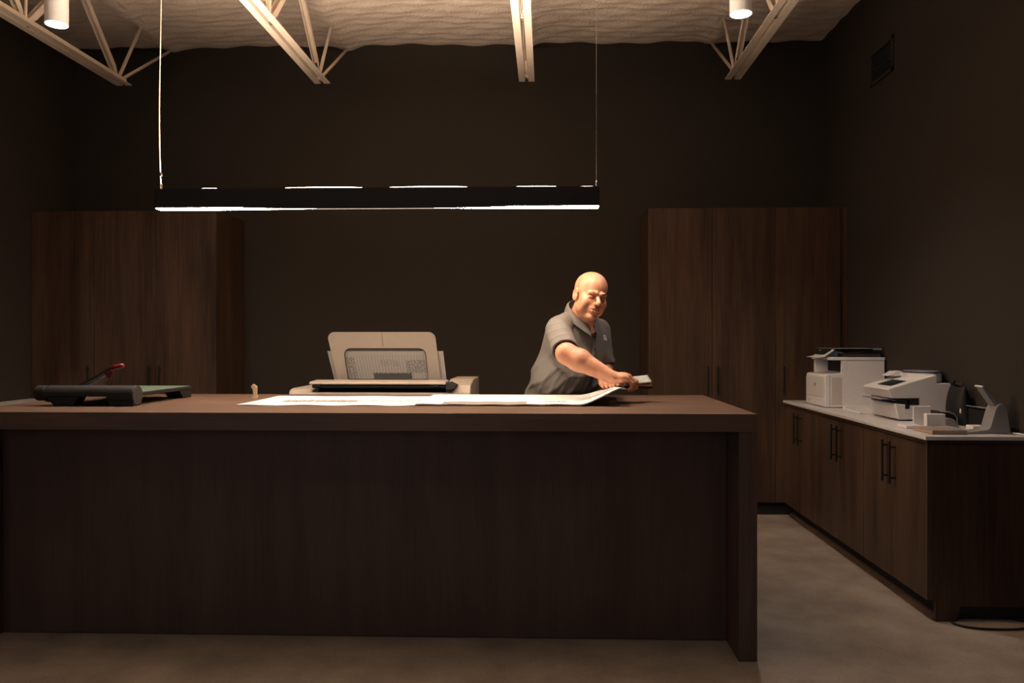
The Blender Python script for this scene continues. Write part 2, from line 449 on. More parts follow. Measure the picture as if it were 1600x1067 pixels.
tag(MB().box(XF - .014, XR - .002, 3.972, 6.343, .895, .914).build('worktop', M['white_top'], None, .002), 'thin white worktop running along the right wall over the base cabinets', 'worktop')
tag(MB().box(XF + .004, XR - .006, 3.992, 6.34, .873, .894).build('worktop_support', M['wood_v'], None, .001), 'narrow brown rail between the white worktop and the base cabinets', 'rail')

# left base cabinet, just its worktop seen behind the island's left end
t = thing('base_cabinet', 'brown base cabinet with a white worktop on the left wall, behind the paper trimmer', 'cabinet', (-3.97, 5.0, 0))
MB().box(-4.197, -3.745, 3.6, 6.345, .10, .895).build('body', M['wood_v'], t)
box('toe_kick', M['kick'], -4.19, -3.80, 3.61, 6.34, 0, .10, t)
MB().box(-4.198, -3.73, 3.59, 6.346, .895, .914).build('worktop', M['white_top'], t, .002)
for k in range(3):
    d = box('door', M['wood_v'], -3.744, -3.726, 3.605 + .912 * k, 4.512 + .912 * k, .105, .868, t, .0012)
    handle(d, (-3.726, 4.45 + .912 * k, 0), (1, 0, 0), .615, .842)

# ------------------------------------------------------------------ island
t = thing('island_counter', 'long dark brown island counter with a thick lighter top and waterfall right end', 'counter', (-0.88, 4.06, 0))
IX0, IX1, IY0, IY1, IZ = -2.662, 0.905, 3.462, 4.655, 1.068
MB().box(IX0, IX1, IY0, IY1, IZ - .078, IZ).build('countertop', M['wood_h'], t, .0015)
MB().box(IX1 - .079, IX1, IY0, IY1, 0, IZ - .0785).build('end_leg', M['wood_isl'], t, .0015)
MB().box(IX0, IX0 + .079, IY0, IY1, 0, IZ - .0785).build('end_leg', M['wood_isl'], t, .0015)
MB().box(IX0 + .08, IX1 - .08, 3.700, 3.722, 0.004, IZ - .079).build('front_panel', M['wood_isl'], t, .001)
MB().box(IX0 + .08, IX1 - .08, 3.724, 4.45, .10, IZ - .079).build('storage_body', M['wood_isl'], t, .001)
box('toe_kick', M['kick'], IX0 + .08, IX1 - .08, 3.73, 4.40, 0, .099, t)

# ------------------------------------------------------------------ printed plan sheets
def sheetmat(name, marks):
    """marks: (u0,u1,v0,v1,density,noise_scale_u,noise_scale_v,darkness)"""
    m, n, l, b = newmat(name)
    uv = n.new('ShaderNodeUVMap'); sep = n.new('ShaderNodeSeparateXYZ'); l.new(uv.outputs[0], sep.inputs[0])
    def mth(op, x, y=0.0):
        q = n.new('ShaderNodeMath'); q.operation = op
        for i, v in enumerate((x, y)):
            if isinstance(v, (int, float)): q.inputs[i].default_value = v
            else: l.new(v, q.inputs[i])
        return q.outputs[0]
    tot = None
    for (u0, u1, v0, v1, den, su, sv, dk) in marks:
        w = mth('MULTIPLY', mth('MULTIPLY', mth('GREATER_THAN', sep.outputs[0], u0), mth('LESS_THAN', sep.outputs[0], u1)),
                mth('MULTIPLY', mth('GREATER_THAN', sep.outputs[1], v0), mth('LESS_THAN', sep.outputs[1], v1)))
        mp = n.new('ShaderNodeMapping'); mp.inputs['Scale'].default_value = (su, sv, 1); l.new(uv.outputs[0], mp.inputs['Vector'])
        t_ = n.new('ShaderNodeTexNoise'); t_.inputs['Scale'].default_value = 1; t_.inputs['Detail'].default_value = 3; l.new(mp.outputs['Vector'], t_.inputs['Vector'])
        k = mth('MULTIPLY', mth('MULTIPLY', mth('GREATER_THAN', t_.outputs['Fac'], 1 - den), w), dk)
        tot = k if tot is None else mth('MAXIMUM', tot, k)
    mx = n.new('ShaderNodeMix'); mx.data_type = 'RGBA'
    mx.inputs['A'].default_value = (0.80, 0.78, 0.75, 1); mx.inputs['B'].default_value = (0.06, 0.055, 0.05, 1)
    l.new(tot, mx.inputs['Factor']); l.new(mx.outputs['Result'], b.inputs['Base Color'])
    b.inputs['Roughness'].default_value = 0.6
    return m

def add_uv(o, nu, nv):
    me = o.data; uvl = me.uv_layers.new(name='UVMap')
    # vertices were written row by row: top grid first
    w = nv + 1; cnt = (nu + 1) * w
    for lp in me.loops:
        i = lp.vertex_index % cnt
        uvl.data[lp.index].uv = ((i // w) / nu, (i % w) / nv)

m1 = sheetmat('plan_print_left', [(0.12, 0.80, 0.30, 0.62, .52, 40, 30, .75), (0.12, .45, .35, .5, .60, 90, 40, .9), (0.42, .44, 0.08, .2, .6, 80, 20, .8), (0.93, .96, .1, .3, .6, 90, 20, .9)])
def s1(u, v):
    x = -1.530 + 1.20 * u + 0.012 * (1 - v); y = 3.845 + 0.635 * v
    edge = (1 - v) ** 4
    return (x, y, IZ + 0.0012 + 0.0035 * edge * (0.5 + 0.5 * math.sin(u * 26 + .6)) + .002 * math.exp(-((v - 1) / .1) ** 2) * (0.5 + .5 * math.sin(u * 17)))
o = MB().grid(s1, 90, 30, 0.001).build('plan_sheet', m1, None); add_uv(o, 90, 30)
tag(o, 'large white printed drawing sheet, left one on the island, partly under the right stack', 'drawing sheet')

m2 = sheetmat('plan_print_right', [(0.12, 0.52, 0.02, 0.22, .70, 70, 14, .85), (0.60, 0.71, 0.16, 0.27, .55, 160, 20, .85), (.62, .97, .2, .9, .40, 90, 60, .25),
                                    (.82, .828, .04, .97, 1.1, 1, 1, .18), (.90, .905, .04, .97, 1.1, 1, 1, .18)])
def s2(u, v, up_=0.0):
    L = 1.035 * u
    x0 = -0.640
    flat = 0.80 - 0.0 * v
    if L < flat:
        x, z = x0 + L, 0.0
    else:
        q = (L - flat) / (1.035 - flat)
        x = x0 + flat + (1.035 - flat) * (q - 0.06 * q * q) * .99
        z = 0.082 * (3 * q ** 2 - 2 * q ** 3) ** 0.9
        z *= 1.0 - 0.40 * v
        if q > .8: z -= .008 * ((q - .8) / .2) ** 2
    return (x + .02 * v * (u > .5), 3.838 + 0.65 * v + .0015 * math.sin(u * 9), IZ + 0.0115 + z + 0.0012 * math.sin(u * 40) * (1 - v) ** 3)
o = MB().grid(s2, 120, 30, 0.0058).build('plan_stack', m2, None); add_uv(o, 120, 30)
tag(o, "thick stack of white printed drawing sheets whose right edge curls up in the man's hand", 'drawing stack')

# ------------------------------------------------------------------ paper trimmer
t = thing('paper_trimmer', 'black guillotine paper trimmer with a green board and red-handled arm on the island', 'paper trimmer', (-2.22, 4.0, IZ))
# long rounded housing along its front
def hous(r0x, r1x, cy, cz, r, a0=-8, a1=188):
    prof = arc(cy, cz, r, a0, a1, 24)
    return MB().prism(prof, 'x', r0x, r1x)
hous(-2.425, -2.124, 3.812, 1.121, .046).build('cutting_rail', M['blk_pl'], t, .003)
hous(-2.123, -2.002, 3.812, 1.121, .046, 0, 352).build('rail_end', M['blk_pl'], t, .003)
MB().prism(arc(3.812, 1.120, .047, 0, 360, 28)[:-1], 'x', -2.001, -1.990).build('end_cap', M['dgrey_pl'], t, .002)
hous(-2.487, -2.437, 3.812, 1.129, .037, 0, 352).build('pivot_cap', M['blk_pl'], t, .005)
MB().tube([(-2.438, 3.812, 1.121), (-2.424, 3.812, 1.121)], .036, 20).build('pivot_neck', M['blk_pl'], t)
MB().prism([(-2.43, 1.116), (-2.385, IZ + .001), (-2.290, IZ + .001), (-2.262, 1.116)], 'y', 3.775, 3.852).build('foot', M['blk_pl'], t, .004)
MB().prism([(-2.12, 1.10), (-2.115, IZ + .001), (-1.992, IZ + .001), (-1.992, 1.10)], 'y', 3.775, 3.852).build('foot', M['blk_pl'], t, .004)
MB().box(-2.42, -1.996, 3.855, 4.42, 1.112, 1.130).build('board', M['blk_pl'], t, .003)
MB().box(-2.40, -2.004, 3.862, 4.40, 1.130, 1.1325).build('green_surface', M['green_mat'], t, .0005)
for x0 in (-2.43, -2.09):
    MB().prism([(4.27, 1.112), (4.325, IZ + .001), (4.415, IZ + .001), (4.42, 1.112)], 'x', x0, x0 + .09).build('foot', M['blk_pl'], t, .003)
# arm
A = [(-2.43, 3.905, 1.125), (-2.36, 3.905, 1.150), (-2.30, 3.905, 1.178), (-2.23, 3.90, 1.213), (-2.185, 3.90, 1.240), (-2.165, 3.90, 1.248)]
mb = MB()
def strap(mb, P, w, th, dz=0):
    P = [Vector(p) for p in P]; R = []
    for i, p in enumerate(P):
        d = (P[min(i + 1, len(P) - 1)] - P[max(i - 1, 0)]).normalized(); nn = Vector((-d.z, 0, d.x))
        R.append([mb.bm.verts.new(p + nn * a_ * w + Vector((0, b__ * th, dz))) for a_, b__ in ((-1, -1), (1, -1), (1, 1), (-1, 1))])
    for a_, b__ in zip(R, R[1:]):
        for k in range(4): mb.bm.faces.new((a_[k], a_[(k + 1) % 4], b__[(k + 1) % 4], b__[k]))
    mb.bm.faces.new(R[0]); mb.bm.faces.new(R[-1])
strap(mb, A, .007, .008); arm = mb.build('blade_arm', M['dgrey_pl'], t, .002)
mb = MB(); strap(mb, [(x + .012, y - .012, z - .017) for x, y, z in A[:-1]], .003, .0012); mb.build('blade', M['steel'], arm)
MB().tube([(-2.18, 3.90, 1.243), (-2.15, 3.90, 1.252), (-2.12, 3.90, 1.259), (-2.108, 3.90, 1.261)], [.010, .0125, .0125, .010], 14).build('handle', M['red_pl'], arm, 0, True)
MB().prism([(-2.20, 1.222), (-2.165, 1.240), (-2.150, 1.225), (-2.165, 1.200), (-2.185, 1.205)], 'y', 3.885, 3.889).build('guard_clip', M['red_pl'], arm, .001)
MB().prism([(-2.30, 1.150), (-2.20, 1.212), (-2.175, 1.20), (-2.19, 1.165), (-2.27, 1.140)], 'y', 3.879, 3.881).build('clear_guard', M['clear'], arm)

# ------------------------------------------------------------------ brass stapler standing upright
t = thing('stapler', 'small brass-coloured stapler standing on end behind the left drawing sheet', 'stapler', (-1.578, 4.46, IZ))
sx, sy, sz = -1.598, 4.30, IZ
MB().prism([(sx - .012, sz + .0), (sx + .014, sz + .0), (sx + .018, sz + .006), (sx + .018, sz + .018), (sx + .008, sz + .014), (sx - .012, sz + .014), (sx - .016, sz + .007)], 'y', sy - .010, sy + .010).build('base_jaw', M['brass'], t, .0015)
MB().prism([(sx - .004, sz + .014), (sx + .010, sz + .014), (sx + .010, sz + .058), (sx + .012, sz + .066), (sx + .002, sz + .074), (sx - .008, sz + .078), (sx - .015, sz + .072), (sx - .019, sz + .062), (sx - .012, sz + .056), (sx - .008, sz + .048)], 'y', sy - .008, sy + .008).build('handle_body', M['brass'], t, .003)
MB().prism([(sx + .011, sz + .014), (sx + .0135, sz + .014), (sx + .0145, sz + .066), (sx + .003, sz + .0765), (sx - .008, sz + .080), (sx - .008, sz + .0785), (sx + .002, sz + .0745), (sx + .012, sz + .066)], 'y', sy - .0065, sy + .0065).build('top_spring', M['brass'], t, .0005)

# ------------------------------------------------------------------ large-format plotter behind the island
t = thing('large_format_printer', 'cream large-format printer standing against the back wall behind the island', 'printer', (-1.15, 5.85, 0))
MB().prism([(5.46, .55), (5.46, .98), (5.50, 1.045), (5.56, 1.052), (6.15, 1.052), (6.18, 1.02), (6.18, .55)], 'x', -1.80, -1.635).build('left_housing', M['cream_pl'], t, .018, seg=4)
MB().prism([(5.42, .60), (5.42, .99), (5.435, 1.024), (5.45, 1.028), (5.458, 1.028), (5.458, .60)], 'x', -1.76, -.62).build('front_cover', M['cream_pl'], t, .006, seg=3)
MB().prism([(5.46, .55), (5.46, 1.025), (5.51, 1.075), (5.72, 1.108), (6.15, 1.108), (6.18, 1.08), (6.18, .55)], 'x', -.700, -.530).build('right_housing', M['cream_pl'], t, .008, seg=3)
MB().box(-1.634, -.701, 5.51, 6.16, .60, 1.010).build('print_bay', M['blk_pl'], t, .004)
MB().prism([(5.47, 1.010), (5.56, 1.052), (5.60, 1.052), (5.60, 1.010)], 'x', -1.634, -.701).build('front_lip', M['dgrey_pl'], t, .002)
MB().prism([(5.40, 1.062), (5.40, 1.090), (5.55, 1.100), (5.58, 1.066), (5.50, 1.052)], 'x', -1.610, -.692).build('scan_bar', M['blk_pl'], t, .006)
MB().prism([(5.385, 1.0855), (5.385, 1.098), (5.40, 1.104), (5.56, 1.110), (5.56, 1.1005)], 'x', -1.625, -.690).build('scan_lid', M['cream_pl'], t, .004)
MB().prism([(-.690, 1.048), (-.690, 1.094), (-.662, 1.103), (-.614, 1.080), (-.632, 1.056), (-.67, 1.048)], 'y', 5.395, 5.50).build('end_clamp', M['dgrey_pl'], t, .004)
for x in (-1.59, -.775):
    MB().box(x, x + .04, 5.385, 5.40, 1.068, 1.089).build('latch', M['blk_pl'], t, .003)
for x in (-1.70, -.60):
    MB().box(x - .03, x + .03, 5.60, 6.10, .06, .55).build('stand_leg', M['dgrey_pl'], t, .004)
    MB().box(x - .035, x + .035, 5.46, 6.20, .03, .06).build('stand_foot', M['dgrey_pl'], t, .004)
    for y in (5.50, 6.16):
        MB().tube([(x - .015, y, .025), (x + .015, y, .025)], .025, 16).build('caster', M['blk_pl'], t)
MB().box(-1.66, -.64, 5.86, 5.90, .30, .34).build('stand_crossbar', M['dgrey_pl'], t, .003)
# stacker panel leaning towards the room, with a clear window
def lean(x, h, off=0.0):                     # height above the bar -> leaning plane
    return Vector((x, 5.72 - h * 0.42 + off, 1.105 + h))
HP = 0.340
outer = [(-1.515, -.02), (-.768, -.02)] + arc(-.838, HP - .05, .05, 0, 90, 8) + arc(-1.503, HP - .05, .05, 90, 180, 8)
def loft_plate(name, mat, outer, inner, th, parent, off=0.0):
    mb = MB()
    def ring(P, o2): return [mb.bm.verts.new(lean(x, h, off + o2)) for x, h in P]
    fo, bo = ring(outer, 0), ring(outer, th)
    if inner:
        fi, bi = ring(inner, 0), ring(inner, th)
        for A_, B_, fl in ((fo, fi, 0), (bo, bi, 1)):
            ea = [mb.bm.edges.get((A_[i], A_[(i + 1) % len(A_)])) or mb.bm.edges.new((A_[i], A_[(i + 1) % len(A_)])) for i in range(len(A_))]
            eb = [mb.bm.edges.get((B_[i], B_[(i + 1) % len(B_)])) or mb.bm.edges.new((B_[i], B_[(i + 1) % len(B_)])) for i in range(len(B_))]
            bmesh.ops.triangle_fill(mb.bm, use_beauty=True, use_dissolve=False, edges=ea + eb)
        for i in range(len(inner)):
            j = (i + 1) % len(inner); mb.bm.faces.new((fi[i], fi[j], bi[j], bi[i]))
    else:
        mb.bm.faces.new(fo); mb.bm.faces.new(bo[::-1])
    for i in range(len(outer)):
        j = (i + 1) % len(outer); mb.bm.faces.new((fo[i], bo[i], bo[j], fo[j]))
    return mb.build(name, mat, parent)
inner = [(-1.438, 0.0), (-.857, 0.0)] + arc(-.910, .178, .045, 0, 90, 6) + arc(-1.402, .178, .045, 90, 180, 6)
pan = loft_plate('stacker_panel', M['cream_pl'], outer, inner, .012, t)
loft_plate('clear_window', M['clear'], [(x * .999, h) for x, h in inner], None, .002, pan, .005)
rim = MB().tube([lean(x, h, -.002) for x, h in inner + inner[:1]], .0025, 6).build('window_rim', M['dgrey_pl'], pan)
MB().box(-1.1015, -1.099, 5.575, 5.5755, 1.33, 1.445).build('panel_seam', M['dgrey_pl'], pan)
C.objects['panel_seam'].matrix_parent_inverse.identity()
me = C.objects['panel_seam'].data
for v, co in zip(me.vertices, [lean(x, h, o2) for x in (-1.168, -1.166) for o2 in (-.0012, .003) for h in (.235, HP)]): v.co = co
# printed drawing coming up behind the panel
mt, n, l, b = newmat('plotter_print')
uv = n.new('ShaderNodeUVMap'); sep = n.new('ShaderNodeSeparateXYZ'); l.new(uv.outputs[0], sep.inputs[0])
def mth(op, x, y=0.0):
    q = n.new('ShaderNodeMath'); q.operation = op
    for i, v in enumerate((x, y)):
        if isinstance(v, (int, float)): q.inputs[i].default_value = v
        else: l.new(v, q.inputs[i])
    return q.outputs[0]
def rect(u0, u1, v0, v1):
    return mth('MULTIPLY', mth('MULTIPLY', mth('GREATER_THAN', sep.outputs[0], u0), mth('LESS_THAN', sep.outputs[0], u1)), mth('MULTIPLY', mth('GREATER_THAN', sep.outputs[1], v0), mth('LESS_THAN', sep.outputs[1], v1)))
lines = mth('MULTIPLY', mth('LESS_THAN', mth('FRACT', mth('MULTIPLY', sep.outputs[0], 38.0)), 0.22), rect(.10, .90, .0, .86))
nz = n.new('ShaderNodeTexNoise'); mp = n.new('ShaderNodeMapping'); mp.inputs['Scale'].default_value = (60, 34, 1); l.new(uv.outputs[0], mp.inputs['Vector']); l.new(mp.outputs['Vector'], nz.inputs['Vector']); nz.inputs['Scale'].default_value = 1; nz.inputs['Detail'].default_value = 3
sp = mth('MULTIPLY', mth('GREATER_THAN', nz.outputs['Fac'], .50), mth('MAXIMUM', rect(.66, .84, .3, .72), mth('MAXIMUM', rect(.13, .22, .1, .8), mth('MULTIPLY', rect(.44, .60, .50, .72), mth('GREATER_THAN', mth('FRACT', mth('MULTIPLY', sep.outputs[1], 22.0)), .5)))))
band = mth('MULTIPLY', rect(.36, .70, .08, .30), mth('GREATER_THAN', mth('ADD', nz.outputs['Fac'], mth('MULTIPLY', mth('SUBTRACT', .30, sep.outputs[1]), 6.0)), .52))
tot = mth('MAXIMUM', mth('MULTIPLY', lines, .38), mth('MAXIMUM', mth('MULTIPLY', sp, .6), mth('MULTIPLY', band, .95)))
mx = n.new('ShaderNodeMix'); mx.data_type = 'RGBA'; mx.inputs['A'].default_value = (.55, .53, .51, 1); mx.inputs['B'].default_value = (.03, .028, .027, 1)
l.new(tot, mx.inputs['Factor']); l.new(mx.outputs['Result'], b.inputs['Base Color']); b.inputs['Roughness'].default_value = .7
def pp(u, v):
    h = -.02 + .225 * v
    x = -1.577 + .030 * (1 - v) + (.834 - .016 * (1 - v)) * u
    q = lean(x, h, .030); return q
o = MB().grid(pp, 40, 12).build('printed_drawing', mt, None); add_uv(o, 40, 12)
tag(o, 'printed drawing sheet standing in the catch panel of the large-format printer', 'drawing sheet')
so = o.modifiers.new('solid', 'SOLIDIFY'); so.thickness = .0006

# ------------------------------------------------------------------ white multifunction laser printer
t = thing('laser_printer', 'white multifunction laser printer with scanner lid at the far end of the worktop', 'printer', (2.14, 5.84, .914))
ya, yb = 5.635, 6.045
z0 = .918
low = [(1.945, z0), (1.945, 1.125)] + arc(1.965, 1.127, .020, 180, 90, 4) + [(2.09, 1.158), (2.10, 1.166), (2.10, 1.245), (2.355, 1.245), (2.355, z0)]
MB().prism(low, 'y', ya, yb).build('body', M['white_pl'], t, .004, seg=3)
MB().box(1.940, 1.9445, ya + .012, yb - .012, .985, 1.118).build('front_door', M['white_pl'], t, .002)
MB().box(1.940, 1.9445, ya + .012, yb - .012, .924, .981).build('paper_drawer', M['white_pl'], t, .002)
MB().box(1.9385, 1.9402, 5.94, 6.01, .934, .956).build('drawer_grip', M['white_top'], t, .002)
mb = MB()
for k in range(16): mb.box(1.990 + k * .0045, 1.9925 + k * .0045, ya - .0012, ya - .0002, .935, 1.125)
mb.build('side_grille', M['cream_pl'], t)
MB().box(1.975, 1.9765, ya - .0012, ya - .0002, z0, 1.140).build('side_seam', M['dgrey_pl'], t)
# small emblem on the front door: a disc with two slanted strokes
mb = MB().prism([(5.84 + .011 * math.cos(a_), 1.068 + .013 * math.sin(a_)) for a_ in [k * PI / 10 for k in range(20)]], 'x', 1.9382, 1.9398)
mb.build('emblem', M['dgrey_pl'], t)
MB().prism([(5.843, 1.060), (5.8445, 1.060), (5.8415, 1.077), (5.840, 1.077)], 'x', 1.9374, 1.9382).prism([(5.838, 1.058), (5.8395, 1.058), (5.8365, 1.072), (5.835, 1.072)], 'x', 1.9374, 1.9382).build('emblem_letters', M['white_pl'], t)
# output slot: far cheek, near cheek, dark recess
MB().box(2.012, 2.099, ya + .002, ya + .022, 1.1585, 1.245).prism([(2.005, 1.1585), (2.005, 1.160), (2.005, 1.160)], 'y', ya, ya + .001).build('near_cheek', M['white_pl'], t)
bpy.data.objects.remove(C.objects['near_cheek'])
MB().box(2.060, 2.099, ya + .001, ya + .030, 1.153, 1.245).build('near_cheek', M['white_pl'], t, .003)
MB().box(2.000, 2.099, yb - .030, yb - .001, 1.150, 1.245).build('far_cheek', M['white_pl'], t, .003)
MB().box(2.094, 2.0985, ya + .031, yb - .031, 1.162, 1.244).build('output_recess', M['blk_pl'], t)
MB().box(1.985, 2.358, ya - .004, yb + .004, 1.246, 1.268).build('scanner_bed', M['white_pl'], t, .005, seg=3)
MB().prism([(1.995, 1.270), (2.040, 1.300), (2.040, 1.318), (2.10, 1.322), (2.16, 1.322), (2.12, 1.285), (2.10, 1.270)], 'y', 5.80, yb - .004).build('feeder_housing', M['white_pl'], t, .003)
MB().box(2.09, 2.34, 5.66, yb - .01, 1.269, 1.291).build('feeder_tray', M['dgrey_pl'], t, .003)
MB().prism([(2.03, 1.318), (2.13, 1.300), (2.34, 1.312), (2.345, 1.326), (2.03, 1.326)], 'y', 5.78, yb - .01).build('feeder_lid', M['blk_pl'], t, .002)
MB().box(2.02, 2.345, 5.66, yb - .012, 1.3265, 1.330).box(2.29, 2.345, 5.66, 5.70, 1.318, 1.3265).build('feeder_top', M['grey_pl'], t, .001)
MB().prism([(1.900, 1.2665), (1.915, 1.262), (1.965, 1.268), (2.035, 1.318), (2.028, 1.324), (1.955, 1.276)], 'y', 5.70, 5.92).build('control_panel', M['white_pl'], t, .002)
MB().prism([(1.966, 1.284), (2.020, 1.3225), (2.018, 1.325), (1.964, 1.2865)], 'y', 5.72, 5.90).build('display', M['screen'], t)

# white tray beside it
t = thing('plastic_tray', 'shallow white plastic tray lying between the laser printer and the touchscreen machine', 'tray', (2.10, 5.30, .914))
MB().box(2.02, 2.25, 5.16, 5.42, .9145, .920).build('base', M['white_pl'], t, .003)
MB().box(1.995, 2.26, 5.42, 5.445, .9145, .945).box(1.995, 2.02, 5.16, 5.42, .9145, .928).box(2.25, 2.26, 5.16, 5.42, .9145, .935).build('rim', M['white_pl'], t, .004)
tag(MB().box(2.04, 2.22, 5.10, 5.14, .9145, .9165).build('paper_sheet', M['white_pl']), 'white loose sheet on the worktop in front of the shallow tray', 'sheet of paper')

# ------------------------------------------------------------------ white touchscreen mailing machine
t = thing('mailing_machine', 'white desktop machine with tilted touchscreen and blue-rimmed round cover on the worktop', 'office machine', (2.19, 4.90, .914))
ya, yb = 4.72, 5.10
MB().prism([(2.052, .922), (2.030, 1.018), (2.10, 1.010), (2.17, 1.010), (2.17, .922)], 'y', ya, yb).build('paper_drawer', M['white_pl'], t, .008, seg=3)
MB().box(2.13, 2.355, ya + .02, yb - .01, .9145, .926).build('base', M['blk_pl'], t, .002)
MB().prism([(2.105, 1.047), (2.012, 1.047), (1.992, 1.098), (2.000, 1.104), (2.262, 1.183), (2.275, 1.183), (2.275, 1.135), (2.352, 1.135), (2.352, .922), (2.172, .922), (2.172, 1.047)], 'y', ya, yb).build('body', M['white_pl'], t, .004, seg=3)
MB().prism([(2.045, 1.012), (2.045, 1.046), (2.171, 1.046), (2.171, 1.011)], 'y', ya + .006, yb - .006).build('paper_slot', M['blk_pl'], t)
MB().box(2.090, 2.115, ya - .001, ya + .005, .985, 1.035).box(2.10, 2.168, ya - .001, ya + .005, 1.012, 1.044).build('slot_guide', M['blk_pl'], t)
MB().prism([(1.962, 1.036), (2.03, 1.036), (2.085, 1.014), (2.087, 1.018), (2.032, 1.041), (1.962, 1.041)], 'y', ya + .016, yb - .08).build('output_tray', M['grey_pl'], t, .001)
MB().prism([(1.958, 1.036), (2.03, 1.036), (2.085, 1.014), (2.087, 1.019), (2.032, 1.042), (1.958, 1.042)], 'y', ya + .010, ya + .015).build('tray_edge', M['blue_pl'], t, .001)
MB().prism([(2.035, 1.1170), (2.125, 1.1443), (2.1245, 1.1463), (2.0345, 1.1190)], 'y', ya + .07, yb - .13).build('touchscreen', M['screen'], t)
# round cover at the back: white drum with blue rim and grey top
def drum(z0_, z1_, gx, mat, name):
    P = [(2.268 + (.098 + gx) * math.cos(a_), 4.905 + (.155 + gx) * math.sin(a_)) for a_ in [k * 2 * PI / 48 for k in range(48)]]
    return MB().prism(P, 'z', z0_, z1_).build(name, mat, t, .001)
drum(1.140, 1.192, 0, M['white_pl'], 'drum'); drum(1.1925, 1.198, .002, M['blue_pl'], 'blue_rim'); drum(1.1985, 1.203, -.010, M['grey_pl'], 'drum_top')
MB().prism([(2.10, 1.166), (2.15, 1.195), (2.20, 1.197), (2.20, 1.166)], 'y', 4.99, 5.08).build('side_hood', M['white_pl'], t, .004)

# ------------------------------------------------------------------ small things at the near end of the worktop
t = thing('card_holder', 'small white upright card holder standing behind the brown notebook', 'card holder', (2.03, 4.35, .914))
MB().box(1.985, 2.080, 4.385, 4.395, .9145, 1.030).build('back_plate', M['white_pl'], t, .006, seg=3)
MB().box(2.000, 2.098, 4.262, 4.30, .9145, .998).build('front_pocket', M['white_pl'], t, .003)
MB().box(1.915, 2.0, 4.31, 4.42, .9145, .932).build('base', M['white_pl'], t, .004)
MB().box(2.0, 2.08, 4.301, 4.384, .9145, .925).build('floor_plate', M['white_pl'], t, .002)

t = thing('notebook', 'flat brown-edged notebook at the near corner of the white worktop', 'notebook', (2.01, 4.16, .914))
MB().box(1.925, 2.10, 4.045, 4.255, .9145, .917).build('cover', plain('brown_card', (.26, .16, .10), .6), t, .0008)
MB().box(1.927, 2.098, 4.048, 4.252, .9172, .9325).build('pages', plain('tan_pages', (.38, .26, .19), .8), t, .0008)
MB().box(1.925, 2.10, 4.045, 4.255, .9327, .936).build('cover', plain('grey_patterned_cover', (.30, .26, .24), .5, 0, .5, 90), t, .001)

t = thing('tape_dispenser', 'low grey dome-shaped dispenser between the notebook and the black telephone', 'dispenser', (2.16, 4.38, .914))
MB().prism([(2.115, .9145)] + arc(2.165, .9145, .052, 170, 10, 10) + [(2.225, .9145)], 'y', 4.36, 4.40).build('shell', M['grey_pl'], t, .006, seg=3)
MB().prism([(2.10, .9145), (2.115, .932), (2.20, .918), (2.215, .9145)], 'y', 4.33, 4.359).build('skirt', M['white_pl'], t, .002)

t = thing('desk_telephone', 'low black rounded telephone with a pale handset arc, behind the dome-shaped dispenser', 'telephone', (2.20, 4.62, .914))
MB().prism([(2.13, .9145), (2.13, .985)] + [(2.15, .992), (2.20, .990), (2.235, .975), (2.250, .955), (2.250, .9145)], 'y', 4.45, 4.62).build('body', M['blk_pl'], t, .006, seg=3)
MB().tube([(2.16, 4.444, .995), (2.20, 4.441, .993), (2.232, 4.44, .982), (2.246, 4.44, .965), (2.249, 4.44, .925)], .0035, 8).build('handset_arc', M['grey_pl'], t, 0, True)

t = thing('soft_case', 'soft black case against the right wall behind the grey stand', 'case', (2.31, 4.48, .914))
bm_ = MB().grid(lambda u, v: (2.312 + .048 * math.cos(u * 2 * PI) * (math.sin(PI * min(1, .12 + v * .86)) ** .5), 4.555 + .105 * math.copysign(abs(math.sin(u * 2 * PI)) ** .7, math.sin(u * 2 * PI)) * (1 - .25 * v), .9145 + .215 * v + .006 * math.sin(u * 20) * v), 36, 12)
bm_.build('case_body', M['blk_pl'], t, 0, True)
MB().tube([(2.312, 4.48, 1.12), (2.305, 4.51, 1.160), (2.305, 4.58, 1.160), (2.312, 4.62, 1.12)], .006, 8).build('strap', M['blk_pl'], t, 0, True)
MB().tube([(2.245, 4.40, 0.990), (2.250, 4.41, 1.012)], .004, 8).build('zip_pull', M['white_pl'], t)

t = thing('scanner_stand', 'grey L-shaped stand with a leaning grey plate at the near end of the worktop', 'stand', (2.25, 4.12, .914))
MB().prism([(2.095, .9145), (2.105, .922), (2.215, .936), (2.228, .950), (2.252, 1.035)] + arc(2.283, 1.040, .026, 165, 15, 8) + [(2.322, .96), (2.330, .9145)], 'y', 4.075, 4.165).build('upright', M['grey_pl'], t, .004, seg=3)
MB().box(2.19, 2.26, 4.168, 4.24, .9145, .945).build('rear_block', M['white_pl'], t, .004)
MB().prism([(2.262, 1.048), (2.206, 1.128), (2.195, 1.150), (2.200, 1.156), (2.212, 1.150), (2.290, 1.064)], 'y', 4.09, 4.15).build('leaning_plate', M['grey_pl'], t, .003, seg=3)
MB().tube([(2.196, 4.085, 1.152), (2.196, 4.155, 1.152)], .0055, 10).build('plate_tip', M['white_pl'], t)

t = thing('storage_box', 'black open box with a pale rim beside the grey stand at the right edge', 'box', (2.34, 4.30, .914))
MB().box(2.295, 2.366, 4.19, 4.42, .9145, 1.020).build('shell', M['blk_pl'], t, .004)
MB().prism([(2.285, 1.029), (2.33, 1.0235), (2.367, 1.0215), (2.367, 1.025), (2.33, 1.027), (2.287, 1.0325)], 'y', 4.185, 4.425).build('rim', M['grey_pl'], t, .001)

